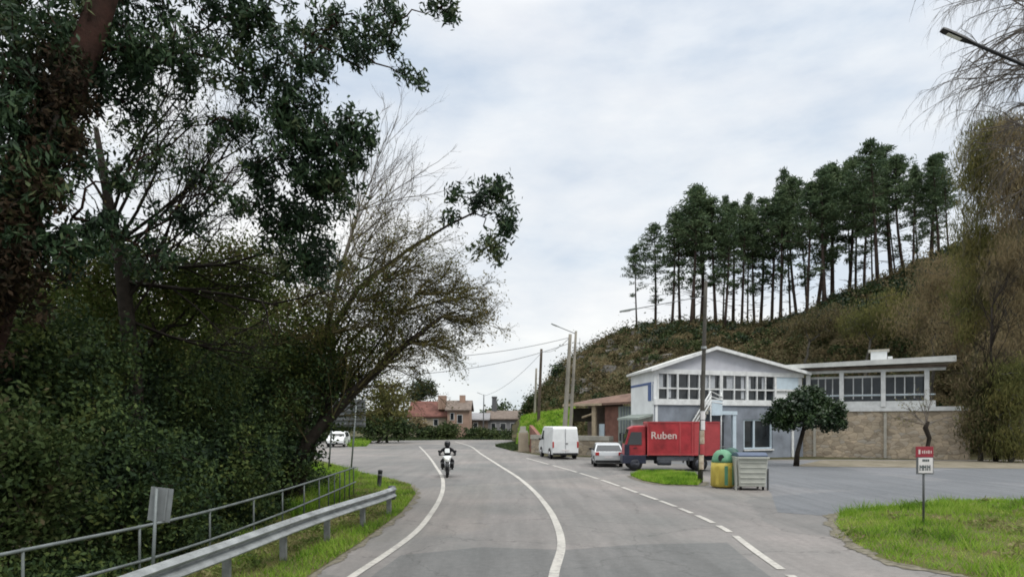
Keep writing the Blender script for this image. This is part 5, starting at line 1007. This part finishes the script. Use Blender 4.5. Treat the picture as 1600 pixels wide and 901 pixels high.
PT = [(996,372,.8,'thin wispy'),(1024,348,1,'stout'),(1048,332,1,'broad'),(1062,325,1,'dense'),(1076,314,1,'full crowned'),(1090,308,1,'close set'),(1104,300,1,'tall'),(1119,300,1,'dense topped'),(1133,310,.9,'slim'),(1147,303,1,'pointed'),(1160,318,.9,'low topped'),(1176,322,.9,'narrow'),(1190,306,1,'twin topped'),(1206,300,.95,'straight'),(1222,290,.95,'lanky'),(1242,264,.8,'pointed tall'),(1256,282,.95,'slanting'),(1272,276,1,'mid height'),(1290,256,1,'crowded'),(1304,244,1.1,'highest topped'),(1320,262,.95,'leaning'),(1338,272,.85,'short'),(1352,264,1,'open crowned'),(1374,236,1.05,'broad tall'),(1394,224,1.1,'largest crowned'),(1412,236,1,'dark'),(1428,256,.9,'thin stemmed'),(1448,238,1,'tall dark'),(1466,242,1,'flat topped'),(1482,262,.9,'half hidden')]
ORD = 'first second third fourth fifth sixth seventh eighth ninth tenth eleventh twelfth thirteenth fourteenth fifteenth sixteenth seventeenth eighteenth nineteenth twentieth twenty-first twenty-second twenty-third twenty-fourth twenty-fifth twenty-sixth twenty-seventh twenty-eighth twenty-ninth thirtieth'.split()
def over(x): return 'above the shed roof' if x < 1020 else 'above the house left eave' if x < 1085 else 'above the gable tip' if x < 1140 else 'above the gable right slope' if x < 1240 else 'above the terrace roof left end' if x < 1320 else 'above the terrace chimney' if x < 1400 else 'before the brown trees'
used = set(); rnd = random.Random(12)
for i, (x, ytop, ws, ds) in enumerate(PT):
    x += rnd.uniform(-5, 5); Yp = interp(x, CRESTY)*(1.0+rnd.uniform(-.03, .09)); b = hbase(x, Yp); zt_ = H+(HY-ytop-rnd.choice((-26, -14, 0, 0, 6, 12)))*Yp/F; s = (zt_-b[2])/15.0; k = i % 5
    o = PV[k] if k not in used else copy_tree(PV[k]); used.add(k); w_ = 1.22*s*ws
    o.location = b; o.rotation_euler = (rnd.uniform(-.05, .05), rnd.uniform(-.07, .09), rnd.uniform(0, 6.28)); o.scale = (w_*1.02, w_*1.02, s)
    tag(o, f'{ds} pine on the ridge {over(x)}, {ORD[i]} from the left', 'pine tree', 'pine trees on the ridge')
# thin bare poles between them
for i, (x, yt) in enumerate(((1085, 395), (1128, 400), (1168, 395), (1214, 385), (1236, 370), (1264, 375), (1284, 360), (1330, 350), (1364, 340), (1404, 330), (1436, 335), (1456, 330))):
    Yp = interp(x, CRESTY)*1.14; b = hbase(x, Yp); zt_ = H+(HY-yt)*Yp/F; s = (zt_-b[2])/15/.62; o = copy_tree(PV[(i+2) % 5]); o.location = b; o.scale = (s*.62, s*.62, s); o.rotation_euler = (rnd.uniform(-.06, .06), rnd.uniform(-.04, .12), rnd.uniform(0, 6)); tag(o, f'thin young pine in the back row, {ORD[i]} of the slim ones from the left', 'pine tree', 'slim pines in the back row')
# ---- brown and olive trees on the right
RT = [('tall_poplar', 'tall olive tree rising highest beside the street lamp arm', 'khaki_leaf', 50, [(1535,262,50,42,70,230),(1550,208,50,30,26,60),(1530,380,50,48,80,190),(1520,480,50,45,60,110)]),
 ('tall_poplar', 'tall orange brown tree cut by the right edge of the picture', 'brown_leaf', 47, [(1592,290,47,42,85,240),(1590,205,47,34,26,60),(1590,430,47,50,80,190),(1600,540,47,50,60,120)]),
 ('scrub_oak', 'brown bushy tree between the last pines and the tall olive tree', 'brown_leaf', 57, [(1470,440,57,55,50,150),(1455,500,57,70,45,150)]),
 ('scrub_oak', 'russet bushy tree behind the terrace roof right end', 'brown_leaf', 52, [(1510,520,52,60,50,150),(1560,480,53,60,55,150)]),
 ('scrub_oak', 'low olive brown bush on the slope above the terrace chimney', 'khaki_leaf', 64, [(1395,490,64,55,35,140),(1350,505,65,45,28,90)]),
 ('scrub_oak', 'dull green bush on the slope above the terrace left end', 'scrub_leaf', 70, [(1300,500,70,45,24,110),(1255,512,71,35,18,70)]),
 ('ivy_column', 'dark green ivy clad bush at the right end of the stone wall', 'scrub_leaf', 43.5, [(1532,600,43.5,28,45,120),(1530,665,43.2,26,40,120)]),
 ('scrub_oak', 'brown green thicket tree at the right edge beyond the asphalt', 'khaki_leaf', 42, [(1580,610,42,35,55,150),(1590,690,42,40,30,90)]),
 ('scrub_oak', 'purple brown bush between the ivy and the tall brown tree', 'brown_leaf', 45.5, [(1560,570,45.5,35,50,110)])]
for i, (nm, lb, lm, Y, bl) in enumerate(RT):
    bs = hbase(bl[-1][0], Y) if Y > 46 else gbase(bl[0][0], Y)
    leafy(nm, lb, 'tree', 500+i, bs, [B3(*b, .8) for b in bl], lm, 'bark_grey', (.50, .05) if nm == 'tall_poplar' else (.34, .06), 34, 0, .36, 2.6, .14, 'brown trees right of the terrace', shell=.55, twig=.014, limbr=.4)
Y = 43.0; tp = [(*P(1556, 722, Y), .16), (*P(1552, 640, Y), .12), (*P(1548, 560, Y), .08), (*P(1550, 480, Y), .04)]
st_ = [S(1550, 720-30*k, Y, rnd.uniform(-.7, .7), -1, rnd.uniform(-.5, .5), 2.6, .035) for k in range(2, 9) for j in range(3)]
bare('bare_tree', 'dark bare branched tree in front of the brown trees by the wall end', 'tree', 520, gbase(1556, 43), tp, st_, 4, (5, 4, 3), .4, .55, .5, .1, 'bark_dark', None, twigm='bark_dark')
# ---- weeping bare tree at the top right, trunk outside the frame
Y = 15.0; tp = [(*P(1735, 830, Y), .26), (*P(1725, 500, Y), .22), (*P(1715, 250, Y), .17), (*P(1690, 80, Y), .12), (*P(1670, -60, Y), .07)]
st_ = []
for x, y in ((1715, 250), (1705, 180), (1695, 110), (1690, 60), (1680, 10), (1672, -50)):
    for k in range(8): a = rnd.uniform(2.6, 3.9); st_.append(S(x, y, Y+rnd.uniform(-.3, .3), math.cos(a), math.sin(a)*.8-.2, rnd.uniform(-.6, .6), rnd.uniform(1.4, 2.6), .028))
bare('weeping_tree', 'bare weeping tree whose thin grey twigs hang in the top right corner', 'tree', 530, gbase(1735, 15), tp, st_, 4, (5, 4, 4), .38, .55, .42, -.45, 'bark_grey', None, twigm='twig_grey')
